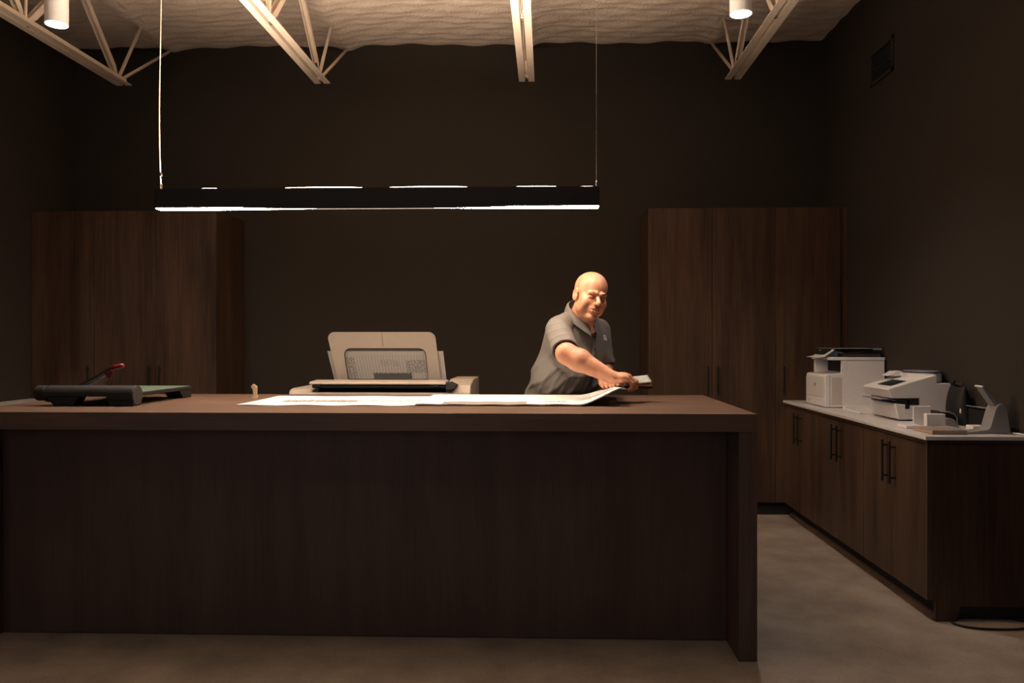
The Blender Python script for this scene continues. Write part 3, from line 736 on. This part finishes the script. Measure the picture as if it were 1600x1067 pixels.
tag(MB().tube([(2.335, 4.12, .918), (2.345, 4.05, .920), (2.350, 3.985, .922), (2.352, 3.962, .915), (2.354, 3.960, .88), (2.355, 3.962, .70), (2.358, 3.964, .40), (2.36, 3.964, .12), (2.362, 3.95, .012), (2.35, 3.80, .006)], .004, 8).build('power_cable', M['white_pl'], None, 0, True),
    'thin pale cable running off the worktop and down the base cabinet end panel', 'cable')

pts = []
for k in range(41):
    a_ = 2 * PI * k / 40
    pts.append((2.165 + .185 * math.copysign(abs(math.cos(a_)) ** .8, math.cos(a_)), 3.955 + .085 * math.sin(a_), .007))
tag(MB().tube(pts, .0055, 8).build('floor_cable', M['blk_pl'], None, 0, True), 'black cable lying in an oval loop on the floor by the base cabinet end', 'cable')

# ------------------------------------------------------------------ the man behind the island
class Field:
    """signed distance grid with smooth unions, meshed by surface nets"""
    def __init__(s, lo, hi, h):
        s.h = h; s.lo = np.array(lo, float)
        s.n = [int(math.ceil((hi[i] - lo[i]) / h)) + 1 for i in range(3)]
        s.ax = [(lo[i] + h * np.arange(s.n[i])).astype(np.float32) for i in range(3)]
        s.F = np.full(s.n, 0.05, np.float32)
    def block(s, lo, hi, m):
        sl = []
        for i in range(3):
            a = int(max(0, math.floor((lo[i] - m - s.lo[i]) / s.h))); b_ = int(min(s.n[i], math.ceil((hi[i] + m - s.lo[i]) / s.h) + 1))
            if b_ <= a: return None, None
            sl.append(slice(a, b_))
        P = np.meshgrid(s.ax[0][sl[0]], s.ax[1][sl[1]], s.ax[2][sl[2]], indexing='ij')
        return tuple(sl), P
    def put(s, sl, d, k, op):
        F = s.F[sl]
        if op == 'add':
            hh = np.clip(0.5 + 0.5 * (F - d) / k, 0, 1); s.F[sl] = F + (d - F) * hh - k * hh * (1 - hh)
        elif op == 'sub':
            hh = np.clip(0.5 - 0.5 * (F + d) / k, 0, 1); s.F[sl] = F + (-d - F) * hh + k * hh * (1 - hh)
    def ell(s, c, r, R=None, k=0.01, op='add', disp=None):
        c = np.array(c, float); r = np.array(r, float); mr = max(r)
        sl, P = s.block(c - mr, c + mr, 0.055 + k)
        if sl is None: return s
        q = [P[i] - c[i] for i in range(3)]
        if R is not None:      # columns of R are the local axes
            q = [q[0] * R[0][j] + q[1] * R[1][j] + q[2] * R[2][j] for j in range(3)]
        k0 = np.sqrt(sum((q[i] / r[i]) ** 2 for i in range(3))); k1 = np.sqrt(sum((q[i] / r[i] ** 2) ** 2 for i in range(3))) + 1e-9
        d = k0 * (k0 - 1) / k1
        if disp is not None: d = d + disp(*P)
        s.put(sl, d.astype(np.float32), k, op); return s
    def cap(s, a, b_, ra, rb, k=0.01, op='add', cut=None, disp=None):
        a = np.array(a, float); b_ = np.array(b_, float); mr = max(ra, rb)
        sl, P = s.block(np.minimum(a, b_) - mr, np.maximum(a, b_) + mr, 0.055 + k)
        if sl is None: return s
        ab = b_ - a; L = float(ab @ ab) + 1e-12
        t = np.clip(sum((P[i] - a[i]) * ab[i] for i in range(3)) / L, 0, 1)
        d = np.sqrt(sum((P[i] - a[i] - t * ab[i]) ** 2 for i in range(3))) - (ra + (rb - ra) * t)
        if disp is not None: d = d + disp(*P)
        if cut is not None:
            p0, nn = cut; d = np.maximum(d, sum((P[i] - p0[i]) * nn[i] for i in range(3)))
        s.put(sl, d.astype(np.float32), k, op); return s
    def displace(s, fn):
        P = np.meshgrid(*s.ax, indexing='ij'); s.F += fn(*P).astype(np.float32); return s
    def mesh(s, name, mats, parent=None, smooth_it=2):
        F = s.F; ins = F < 0
        nx, ny, nz = F.shape
        cnt = np.zeros((nx - 1, ny - 1, nz - 1), np.int16)
        offs = [(i, j, k_) for i in (0, 1) for j in (0, 1) for k_ in (0, 1)]
        for (i, j, k_) in offs: cnt += ins[i:nx - 1 + i, j:ny - 1 + j, k_:nz - 1 + k_]
        act = np.argwhere((cnt > 0) & (cnt < 8))
        idx = -np.ones(cnt.shape, np.int64); idx[tuple(act.T)] = np.arange(len(act))
        acc = np.zeros((len(act), 3)); wn = np.zeros(len(act))
        for a in offs:
            for b_ in offs:
                if sum(abs(a[i] - b_[i]) for i in range(3)) == 1 and a < b_:
                    va = F[tuple((act + a).T)]; vb = F[tuple((act + b_).T)]
                    msk = (va < 0) != (vb < 0)
                    t = va / np.where(msk, va - vb, 1)
                    p = np.array(a) + t[:, None] * (np.array(b_) - np.array(a))
                    acc[msk] += p[msk]; wn[msk] += 1
        V = s.lo + s.h * (act + acc / wn[:, None])
        Q = []
        for d in range(3):
            e1, e2 = [(1, 2), (2, 0), (0, 1)][d]
            A = [slice(None)] * 3; B = [slice(None)] * 3
            A[d] = slice(0, F.shape[d] - 1); B[d] = slice(1, F.shape[d])
            ia, ib = ins[tuple(A)], ins[tuple(B)]
            for flip, mk in ((0, ia & ~ib), (1, ~ia & ib)):
                g = np.argwhere(mk); g = g[(g[:, e1] > 0) & (g[:, e2] > 0) & (g[:, e1] < F.shape[e1] - 1) & (g[:, e2] < F.shape[e2] - 1)]
                u = np.zeros(3, int); v = np.zeros(3, int); u[e1] = 1; v[e2] = 1
                q = np.stack([idx[tuple((g - u - v).T)], idx[tuple((g - v).T)], idx[tuple(g.T)], idx[tuple((g - u).T)]], 1)
                Q.append(q if flip == 0 else q[:, ::-1])
        Q = np.concatenate(Q)
        # light smoothing
        for _ in range(smooth_it):
            sm = np.zeros_like(V); w = np.zeros(len(V))
            for a, b_ in ((0, 1), (1, 2), (2, 3), (3, 0)):
                np.add.at(sm, Q[:, a], V[Q[:, b_]]); np.add.at(w, Q[:, a], 1)
                np.add.at(sm, Q[:, b_], V[Q[:, a]]); np.add.at(w, Q[:, b_], 1)
            V = 0.5 * V + 0.5 * sm / w[:, None]
        me = bpy.data.meshes.new(name)
        me.vertices.add(len(V)); me.vertices.foreach_set('co', V.astype(np.float32).ravel())
        me.loops.add(len(Q) * 4); me.loops.foreach_set('vertex_index', Q.astype(np.int32).ravel())
        me.polygons.add(len(Q)); me.polygons.foreach_set('loop_start', np.arange(0, len(Q) * 4, 4, dtype=np.int32))
        me.update(calc_edges=True); me.validate()
        me.polygons.foreach_set('use_smooth', np.ones(len(me.polygons), bool))
        for m_ in mats: me.materials.append(m_)
        o = bpy.data.objects.new(name, me); C.objects.link(o)
        if parent is not None:
            o.parent = parent; o.matrix_parent_inverse = Matrix.Translation(-Vector(parent.location))
        return o

# materials
m, n, l, b = newmat('skin')
tc = n.new('ShaderNodeTexCoord'); nz = n.new('ShaderNodeTexNoise'); nz.inputs['Scale'].default_value = 22; nz.inputs['Detail'].default_value = 4
l.new(tc.outputs['Object'], nz.inputs['Vector'])
r = n.new('ShaderNodeValToRGB'); r.color_ramp.elements[0].position = .35; r.color_ramp.elements[1].position = .7
r.color_ramp.elements[0].color = (.48, .205, .120, 1); r.color_ramp.elements[1].color = (.58, .295, .19, 1)
l.new(nz.outputs['Fac'], r.inputs['Fac']); l.new(r.outputs['Color'], b.inputs['Base Color'])
b.inputs['Roughness'].default_value = .5; b.inputs['Subsurface Weight'].default_value = .12; b.inputs['Subsurface Radius'].default_value = (.6, .2, .1); b.inputs['Subsurface Scale'].default_value = .01
nb = n.new('ShaderNodeTexNoise'); nb.inputs['Scale'].default_value = 260; l.new(tc.outputs['Object'], nb.inputs['Vector'])
bp = n.new('ShaderNodeBump'); bp.inputs['Strength'].default_value = .25; bp.inputs['Distance'].default_value = .001; l.new(nb.outputs['Fac'], bp.inputs['Height']); l.new(bp.outputs['Normal'], b.inputs['Normal'])
M['skin'] = m
M['shirt'] = plain('grey_polo_knit', (.150, .140, .132), .85, 0, .05, 300, .3, .15)
M['collar'] = plain('grey_collar_rib', (.140, .130, .122), .85, 0, .05, 300, .3, .15)
M['trousers'] = plain('dark_trouser_cloth', (.03, .03, .035), .85, 0, .05, 200, .3, .1)
M['shoe'] = plain('black_leather', (.015, .014, .013), .4)
M['brow'] = plain('sandy_brow_hair', (.50, .27, .17), .8, 0, .2, 200)
M['logo'] = plain('pale_thread', (.62, .61, .63), .8)
M['button'] = plain('dark_button', (.02, .02, .022), .3)
M['eye'] = plain('eye_surface', (.10, .06, .045), .2)

man = thing('person', 'bald man in a dark grey polo shirt leaning over the island from behind', 'person', (0.10, 5.02, 0))

def nrm(v): v = np.array(v, float); return v / np.linalg.norm(v)
def frame(fwd, up):
    f_ = nrm(fwd); s_ = nrm(np.cross(f_, up)); u_ = np.cross(s_, f_)
    return s_, f_, u_          # side, forward, up

# --- head frame: turned to the viewer's right, bowed, slightly tilted
yaw, pitch, roll = math.radians(23), math.radians(9), math.radians(9)
f0 = np.array([math.sin(yaw) * math.cos(pitch), -math.cos(yaw) * math.cos(pitch), -math.sin(pitch)])
s0, f0, u0 = frame(f0, (0, 0, 1))
# side = forward x up: for a face towards the camera that points to its own right (viewer's left)
u1 = u0 * math.cos(roll) - s0 * math.sin(roll); s1_ = s0 * math.cos(roll) + u0 * math.sin(roll)
HC = np.array([0.236, 4.40, 1.630]); HS = 1.08
RH = np.stack([s1_, f0, u1], 1)
def hd(p): return HC + RH @ (np.array(p, float) * HS)

def head(F):
    E = lambda c, r, k=.012, op='add': F.ell(hd(c), np.array(r) * HS, RH, k, op)
    K = lambda a, b_, ra, rb=None, k=.008, op='add': F.cap(hd(a), hd(b_), ra * HS, (rb or ra) * HS, k, op)
    E((0, -.018, .040), (.076, .094, .082))
    E((0, .020, .048), (.066, .066, .066), .03)
    E((0, .022, -.035), (.061, .066, .078), .03)
    for s in (-1, 1):
        E((s * .045, .018, -.062), (.032, .042, .036), .02)
        E((s * .040, .060, -.030), (.024, .022, .022), .018)
        K((s * .014, .091, .021), (s * .046, .077, .017), .0095, .008, .012)        # brow
        E((s * .048, .046, -.030), (.021, .028, .034), .022)                            # cheek
    E((0, .066, -.098), (.026, .020, .017), .018)
    E((0, .014, -.100), (.044, .046, .022), .025)
    for s in (-1, 1):
        E((s * .031, .093, .003), (.019, .016, .0115), .008, 'sub')                  # sockets
        E((s * .031, .073, .0), (.0150, .0135, .0125), .004)                         # lidded eyeball
        K((s * .020, .0875, -.0035), (s * .043, .080, -.0045), .0014, .0014, .002, 'sub')   # lid slit
        K((s * .020, .088, -.014), (s * .044, .078, -.014), .002, .002, .004, 'sub')         # bag crease
    K((0, .084, .012), (0, .112, -.026), .0075, .0125, .010)
    for s in (-1, 1): E((s * .0125, .100, -.030), (.0085, .011, .008), .005)
    for s in (-1, 1): E((s * .007, .109, -.0385), (.004, .005, .004), .002, 'sub')
    E((0, .076, -.058), (.032, .022, .024), .014)
    K((-.020, .091, -.0555), (.020, .091, -.0555), .0055, .0055, .005)
    K((-.018, .091, -.0690), (.018, .091, -.0690), .0065, .0065, .005)
    K((-.024, .095, -.0625), (.024, .095, -.0625), .0024, .0024, .002, 'sub')
    K((0, .099, -.044), (0, .098, -.051), .0022, .0022, .003, 'sub')
    K((-.016, .093, -.081), (.016, .093, -.081), .004, .004, .006, 'sub')
    for s in (-1, 1):
        K((s * .021, .099, -.028), (s * .033, .092, -.050), .0036, .0040, .005, 'sub')
        K((s * .033, .092, -.050), (s * .037, .082, -.080), .0040, .0030, .005, 'sub')
    for z in (.052, .066):
        K((-.030, .0925 - (z - .05) * .35, z), (.030, .0925 - (z - .05) * .35, z), .0012, .0012, .004, 'sub')
    K((-.005, .099, .014), (-.004, .098, .028), .0012, .0012, .003, 'sub')
    for s in (-1, 1):                                                                # ears
        E((s * .079, -.012, -.004), (.010, .021, .034), .006)
        E((s * .088, -.003, .002), (.008, .015, .022), .004, 'sub')
        K((s * .078, .006, -.012), (s * .080, .004, -.030), .006, .007, .006)

def finger(F, base, dirs, lens, r0):
    p = np.array(base, float); r = r0
    for i, (d, L) in enumerate(zip(dirs, lens)):
        q = p + nrm(d) * L
        F.cap(p, q, r, r * .92, .0035); p = q; r *= .92
        if i < 2: F.ell(p, (r * 1.08,) * 3, None, .003)
    return p

SK = Field((-0.28, 3.93, 0.86), (0.62, 5.16, 1.80), 0.0034)
head(SK)
# neck, shoulders and trunk
neck = np.array([0.172, 4.50, 1.488])
SK.cap(neck + [0, .02, -.02], hd((0, -.03, -.045)), .066, .060, .02)
SK.cap(hd((.0, .00, -.085)), neck + [.035, -.035, -.04], .036, .036, .02)
SK.cap(hd((0, .0, -.085)), (.254, 4.458, 1.440), .034, .015, .02)
SK.cap((0.085, 4.44, 1.450), (0.275, 4.64, 1.440), .043, .040, .02)
RS = np.array([0.066, 4.37, 1.446]); LS = np.array([0.300, 4.655, 1.440])
ta = math.radians(44); TS = np.stack([np.array([-math.cos(ta), -math.sin(ta), 0]), nrm([math.sin(ta) * .9, -math.cos(ta) * .9, -.42]), np.cross([-math.cos(ta), -math.sin(ta), 0], nrm([math.sin(ta) * .9, -math.cos(ta) * .9, -.42]))], 1)
SK.ell((0.160, 4.60, 1.34), (.140, .090, .130), TS, .02)
SK.ell((0.125, 4.78, 1.17), (.170, .125, .160), TS, .04)
SK.ell((0.10, 4.96, .95), (.160, .120, .09), None, .05)
# right arm reaching forward
RE = np.array([0.098, 4.125, 1.318]); RW = np.array([0.326, 4.045, 1.200])
SK.cap(RS, RE, .050, .052, .02)
SK.ell(RE + [.002, .004, .000], (.052, .050, .052), None, .02)
fm = RE + (RW - RE) * .32
SK.cap(RE, fm, .051, .055, .015); SK.cap(fm, RW, .055, .033, .015)
SK.ell(RE + (RW - RE) * .26 + [0, .0, .000], (.060, .052, .050), None, .03)
SK.ell(RW, (.038, .033, .030), None, .012)
# left arm, mostly hidden behind
LE = np.array([0.330, 4.60, 1.225]); LW = np.array([0.318, 4.43, 1.150])
SK.cap(LS, LE, .042, .045, .015); SK.cap(LE, LE + (LW - LE) * .4, .045, .046, .015); SK.cap(LE + (LW - LE) * .4, LW, .046, .032, .015)
# right hand: back of the hand up, fingers curled down around the sheet edge
hf = nrm([.96, -.02, -.04]); hy = np.array([0, 1.0, 0]); hu = np.array([0, 0, 1.0])
HR = np.stack([hf, hy, hu], 1)
SK.ell(RW + hf * .042 + [0, .006, -.003], (.052, .043, .028), HR, .014)
SK.ell(RW + hf * .060 + [0, .006, .000], (.036, .047, .025), HR, .012)
for i, (dy, L, dz) in enumerate(((-.034, .036, -.004), (-.011, .043, .004), (.013, .046, .006), (.037, .042, .003))):
    kb = RW + hf * (.078 - abs(dy) * .10 + .006 * i) + [0, dy + .006, dz]
    SK.ell(kb, (.0145, .0130, .0145), None, .006)
    finger(SK, kb, ((.62 + .10 * i, .02, -.60), (-.12 + .05 * i, .02, -1), (-.85, .04, -.50)), (L, L * .66, L * .45), .0122)
finger(SK, RW + hf * .022 + [0, .036, -.010], ((.62, .55, -.45), (.85, .05, -.50), (.90, -.25, -.30)), (.036, .030, .022), .0125)
# left hand gripping the near side of the lifted sheets
lf = nrm([.06, -.95, -.03]); lside = nrm(np.cross(lf, [0, 0, 1])); LR = np.stack([lside, lf, [0, 0, 1]], 1)
SK.ell(LW + lf * .042, (.040, .046, .020), LR, .014)
for i, (dx, L) in enumerate(((-.030, .032), (-.010, .038), (.011, .041), (.031, .037))):
    kb = LW + lf * (.080 - abs(dx) * .12) + lside * dx
    SK.ell(kb, (.0115,) * 3, None, .006)
    finger(SK, kb, (lf + np.array([0, 0, .02]), lf + np.array([0, 0, -.25]), lf + np.array([0, 0, -.45])), (L, L * .55, L * .4), .0098)
finger(SK, LW + lf * .02 + lside * (-.034), (lf * .6 - lside * .7 + np.array([0, 0, -.1]), lf - lside * .1, lf + lside * .15), (.036, .028, .02), .0118)
def clear_island(F):
    P = np.meshgrid(*F.ax, indexing='ij', sparse=True)
    d = np.maximum(P[1] - 4.662, P[2] - (IZ + .004))
    F.F = np.maximum(F.F, -d).astype(np.float32)
clear_island(SK)
body = SK.mesh('body', [M['skin']], man, 1)
del SK

# --- eyes and brows
for s in (-1, 1):
    Fe = Field(hd((s * .031, .085, 0)) - .03, hd((s * .031, .085, 0)) + .03, .0009)
    Fe.cap(hd((s * .0225, .0858, -.0036)), hd((s * .040, .0795, -.0044)), .0016 * HS, .0014 * HS, .001)
    Fe.mesh('eye', [M['eye']], body, 0)
    Fb = Field(hd((s * .031, .085, .02)) - .04, hd((s * .031, .085, .02)) + .04, .0012)
    Fb.cap(hd((s * .014, .0975, .0225)), hd((s * .030, .0935, .0265)), .0030, .0028, .003); Fb.cap(hd((s * .030, .0935, .0265)), hd((s * .048, .080, .0215)), .0028, .0018, .003)
    Fb.mesh('eyebrow', [M['brow']], body, 0)

# --- shirt
def folds(X, Y, Z):
    a = np.sin((Z * .8 - X * .62) * 75 + np.sin(Y * 9) * 1.2 + np.sin(X * 13 + Z * 7) * .9)
    w = np.clip((1.33 - Z) / .12, 0, 1)
    b_ = np.sin((X * .9 - Z * .50) * 105 + np.sin(Z * 12))
    return -.0060 * w * (.5 + .5 * a) ** 3 - .0032 * w * (.5 + .5 * b_) ** 3 - .0012 * np.sin(X * 30 + Y * 22 + Z * 9)
SH = Field((-0.34, 4.02, 0.84), (0.62, 5.22, 1.62), 0.0042)
SH.ell((0.175, 4.59, 1.365), (.172, .132, .165), TS, .05)
SH.cap((0.100, 4.66, 1.41), (0.055, 4.84, 1.15), .115, .135, .05); SH.cap((0.055, 4.84, 1.15), (0.045, 4.93, 1.00), .135, .19, .05)
SH.ell((0.200, 4.54, 1.30), (.165, .110, .12), TS, .05)
SH.cap((.140, 4.475, 1.415), (.275, 4.60, 1.405), .078, .072, .04)
SH.ell((0.120, 4.80, 1.15), (.222, .170, .175), TS, .07)
SH.ell((0.095, 4.92, 1.00), (.235, .185, .14), TS, .07)
SH.cap((0.078, 4.41, 1.468), neck + [-.005, .03, .022], .058, .062, .03)
SH.cap((0.298, 4.645, 1.450), neck + [0.01, .03, .022], .056, .062, .03)
# right sleeve
def slv(X, Y, Z): return -.0022 * np.maximum(np.sin(Z * 95 + Y * 45 + np.sin(X * 40)), 0) ** 2
ax_ = nrm(RE - RS); hem = RS + (RE - RS) * .93
SH.cap(RS + [-.004, .01, .0], RE + ax_ * .02 + [-.004, 0, .004], .070, .070, .03, cut=(hem, ax_), disp=slv)
al_ = nrm(LE - LS); heml = LS + (LE - LS) * .90
SH.cap(LS, LE, .064, .062, .03, cut=(heml, al_), disp=slv)
SH.displace(folds)
# openings: sleeve ends, neck, placket
SH.cap(hem - ax_ * .035, hem + ax_ * .06, .060, .063, .004, 'sub')
SH.cap(heml - al_ * .035, heml + al_ * .06, .053, .055, .004, 'sub')
SH.cap(neck + [0.002, .03, .0], neck + [.045, -.07, .13], .060, .072, .006, 'sub')
tf = TS[:, 1]
SH.cap((.238, 4.43, 1.475), (.262, 4.40, 1.415), .024, .006, .006, 'sub')
# crease of the arm hole
SH.cap(RS + [.085, .03, .02], RS + [.078, -.015, -.09], .004, .004, .012, 'sub')
clear_island(SH)
shirt = SH.mesh('polo_shirt', [M['shirt']], man, 1)
del SH

from mathutils.bvhtree import BVHTree
dg = bpy.context.evaluated_depsgraph_get()
def bvh(o):
    me = o.data
    return BVHTree.FromPolygons([v.co[:] for v in me.vertices], [p.vertices[:] for p in me.polygons])
TSH = bvh(shirt)
def onshirt(x, z, off=.0015, y0=4.0):
    h = TSH.ray_cast(Vector((x, y0, z)), Vector((0, 1, 0)))
    return (h[0] + h[1] * off) if h[0] is not None else None
# placket strip, buttons and chest emblem laid on the cloth
P0, P1 = (0.262, 1.405), (0.262, 1.290)
mb = MB(); rows = []
for i in range(16):
    k = i / 15; row = []
    for w in (-.012, 0, .012):
        q = onshirt(P0[0] + (P1[0] - P0[0]) * k + w, P0[1] + (P1[1] - P0[1]) * k, .0018)
        row.append(q)
    if all(q is not None for q in row): rows.append([mb.bm.verts.new(q) for q in row])
for a, b_ in zip(rows, rows[1:]):
    for k in range(2): mb.bm.faces.new((a[k], a[k + 1], b_[k + 1], b_[k]))
pl = mb.build('placket', M['collar'], shirt, 0, True)
pl.matrix_parent_inverse = Matrix.Identity(4); sd = pl.modifiers.new('s', 'SOLIDIFY'); sd.thickness = .0016
pl.parent = shirt
for z in (1.385, 1.335):
    q = onshirt(0.262, z, .003)
    if q is not None:
        o = MB().tube([q + Vector((0, .003, 0)), q + Vector((0, -.001, 0))], .0052, 14).build('button', M['button'], None, .0005); o.parent = shirt
mb = MB()
def patch(poly):
    V = []
    for x, z in poly:
        q = onshirt(x, z, .0020)
        if q is None: return
        V.append(mb.bm.verts.new(q))
    mb.bm.faces.new(V)
ex, ez = 0.3215, 1.400
ex_s = 1.0
patch([(ex - .007, ez + .019), (ex + .010, ez + .014), (ex + .012, ez + .007), (ex - .006, ez + .010)])
patch([(ex - .005, ez + .008), (ex + .004, ez + .006), (ex + .004, ez - .013), (ex - .002, ez - .012)])
patch([(ex + .006, ez + .004), (ex + .014, ez + .004), (ex + .018, ez - .014), (ex + .007, ez - .015)])
o = mb.build('chest_emblem', M['logo'], None); o.parent = shirt
sd = o.modifiers.new('s', 'SOLIDIFY'); sd.thickness = .001

# collar: a folded band around the neck with two points in front
fwd2 = nrm([math.sin(math.radians(38)), -math.cos(math.radians(38)), 0]); sd2 = np.array([-fwd2[1] * -1, 0, 0])
sdv = nrm(np.cross(fwd2, [0, 0, 1]))            # wearer's right
nc = neck + np.array([.024, -.022, .026])
def collar_side(s):
    mb = MB()
    def fn(u, v):
        a_ = math.radians(8 + 172 * u)           # front to back
        rad = .068 + .004 * math.sin(a_)
        base = nc + rad * (fwd2 * math.cos(a_) * 1.05 + sdv * s * math.sin(a_) * 1.02) - np.array([0, 0, .050 * math.cos(a_)])
        top = base + np.array([0, 0, .030 + .020 * u - .030 * (1 - u) ** 3]) * 1.0
        out = nrm((base - nc) * [1, 1, 0])
        fall = .046 + .014 * (1 - u) ** 4
        p = top + out * (.004 + .018 * v ** .8 + .004) * (v > 0) - np.array([0, 0, fall]) * v
        if u < .25: p = p + fwd2 * .016 * (1 - u / .25) * v + sdv * s * .012 * (1 - u / .25) * v
        return tuple(p)
    mb.grid(fn, 30, 8)
    return mb
for s in (-1, 1):
    o = collar_side(s).build('collar_flap', M['collar'], shirt, 0, True)
    o.matrix_parent_inverse = Matrix.Identity(4)
    sd_ = o.modifiers.new('s', 'SOLIDIFY'); sd_.thickness = .004; sd_.offset = 0
    o.modifiers.new('sub', 'SUBSURF').levels = 1

# --- trousers and shoes (behind the island)
TR = Field((-0.20, 4.72, 0.03), (0.42, 5.30, 1.02), 0.008)
TR.ell((0.10, 4.97, .93), (.190, .150, .10), None, .05)
for s, fx in ((-1, -.02), (1, .24)):
    hip = np.array([.10 + s * .085, 4.97, .88]); kn = np.array([fx, 4.93, .50]); an = np.array([fx, 5.02, .09])
    TR.cap(hip, kn, .105, .075, .03); TR.cap(kn, an, .075, .060, .02)
TR.mesh('trousers', [M['trousers']], man, 1)
for fx in (-.02, .24):
    f_ = Field((fx - .09, 4.74, -.01), (fx + .09, 5.14, .14), .006)
    f_.ell((fx, 5.02, .055), (.045, .07, .052), None, .02); f_.ell((fx, 4.90, .042), (.048, .10, .038), None, .03)
    f_.put((slice(None),) * 3, np.broadcast_to((f_.ax[2] - 0.003)[None, None, :], f_.F.shape), 1e-4, 'sub')
    f_.mesh('shoe', [M['shoe']], man, 0)
# belt
mb = MB(); pts = [(0.10 + .205 * math.cos(a_), 4.97 + .165 * math.sin(a_), .955) for a_ in [2 * PI * k / 40 for k in range(41)]]
mb.tube(pts, .012, 6).build('belt', M['shoe'], man, 0, True)

# --- what he holds: folded grey sheets over an orange edge and a black cover
t = thing('folded_notepad', "small grey folded pad with an orange edge and black cover held in the man's hand", 'notepad', (.47, 4.12, 1.16))
def slab(name, mat, zoff, th, x0=.395, x1=.538, warp=.014):
    mb = MB()
    mb.grid(lambda u, v: (x0 + (x1 - x0) * u - .012 * v, 4.075 + .085 * v + .01 * u, 1.158 + zoff + warp * u ** 1.6 + .030 * v), 14, 6, th)
    return mb.build(name, mat, t, 0, True)
slab('cover', M['blk_pl'], -.005, .012, warp=-.002)
slab('orange_edge', M['orange'], -.0018, .003, x1=.534, warp=.001)
slab('grey_pages', plain('grey_paper', (.26, .27, .26), .7), .0065, .008, x1=.534, warp=.012)
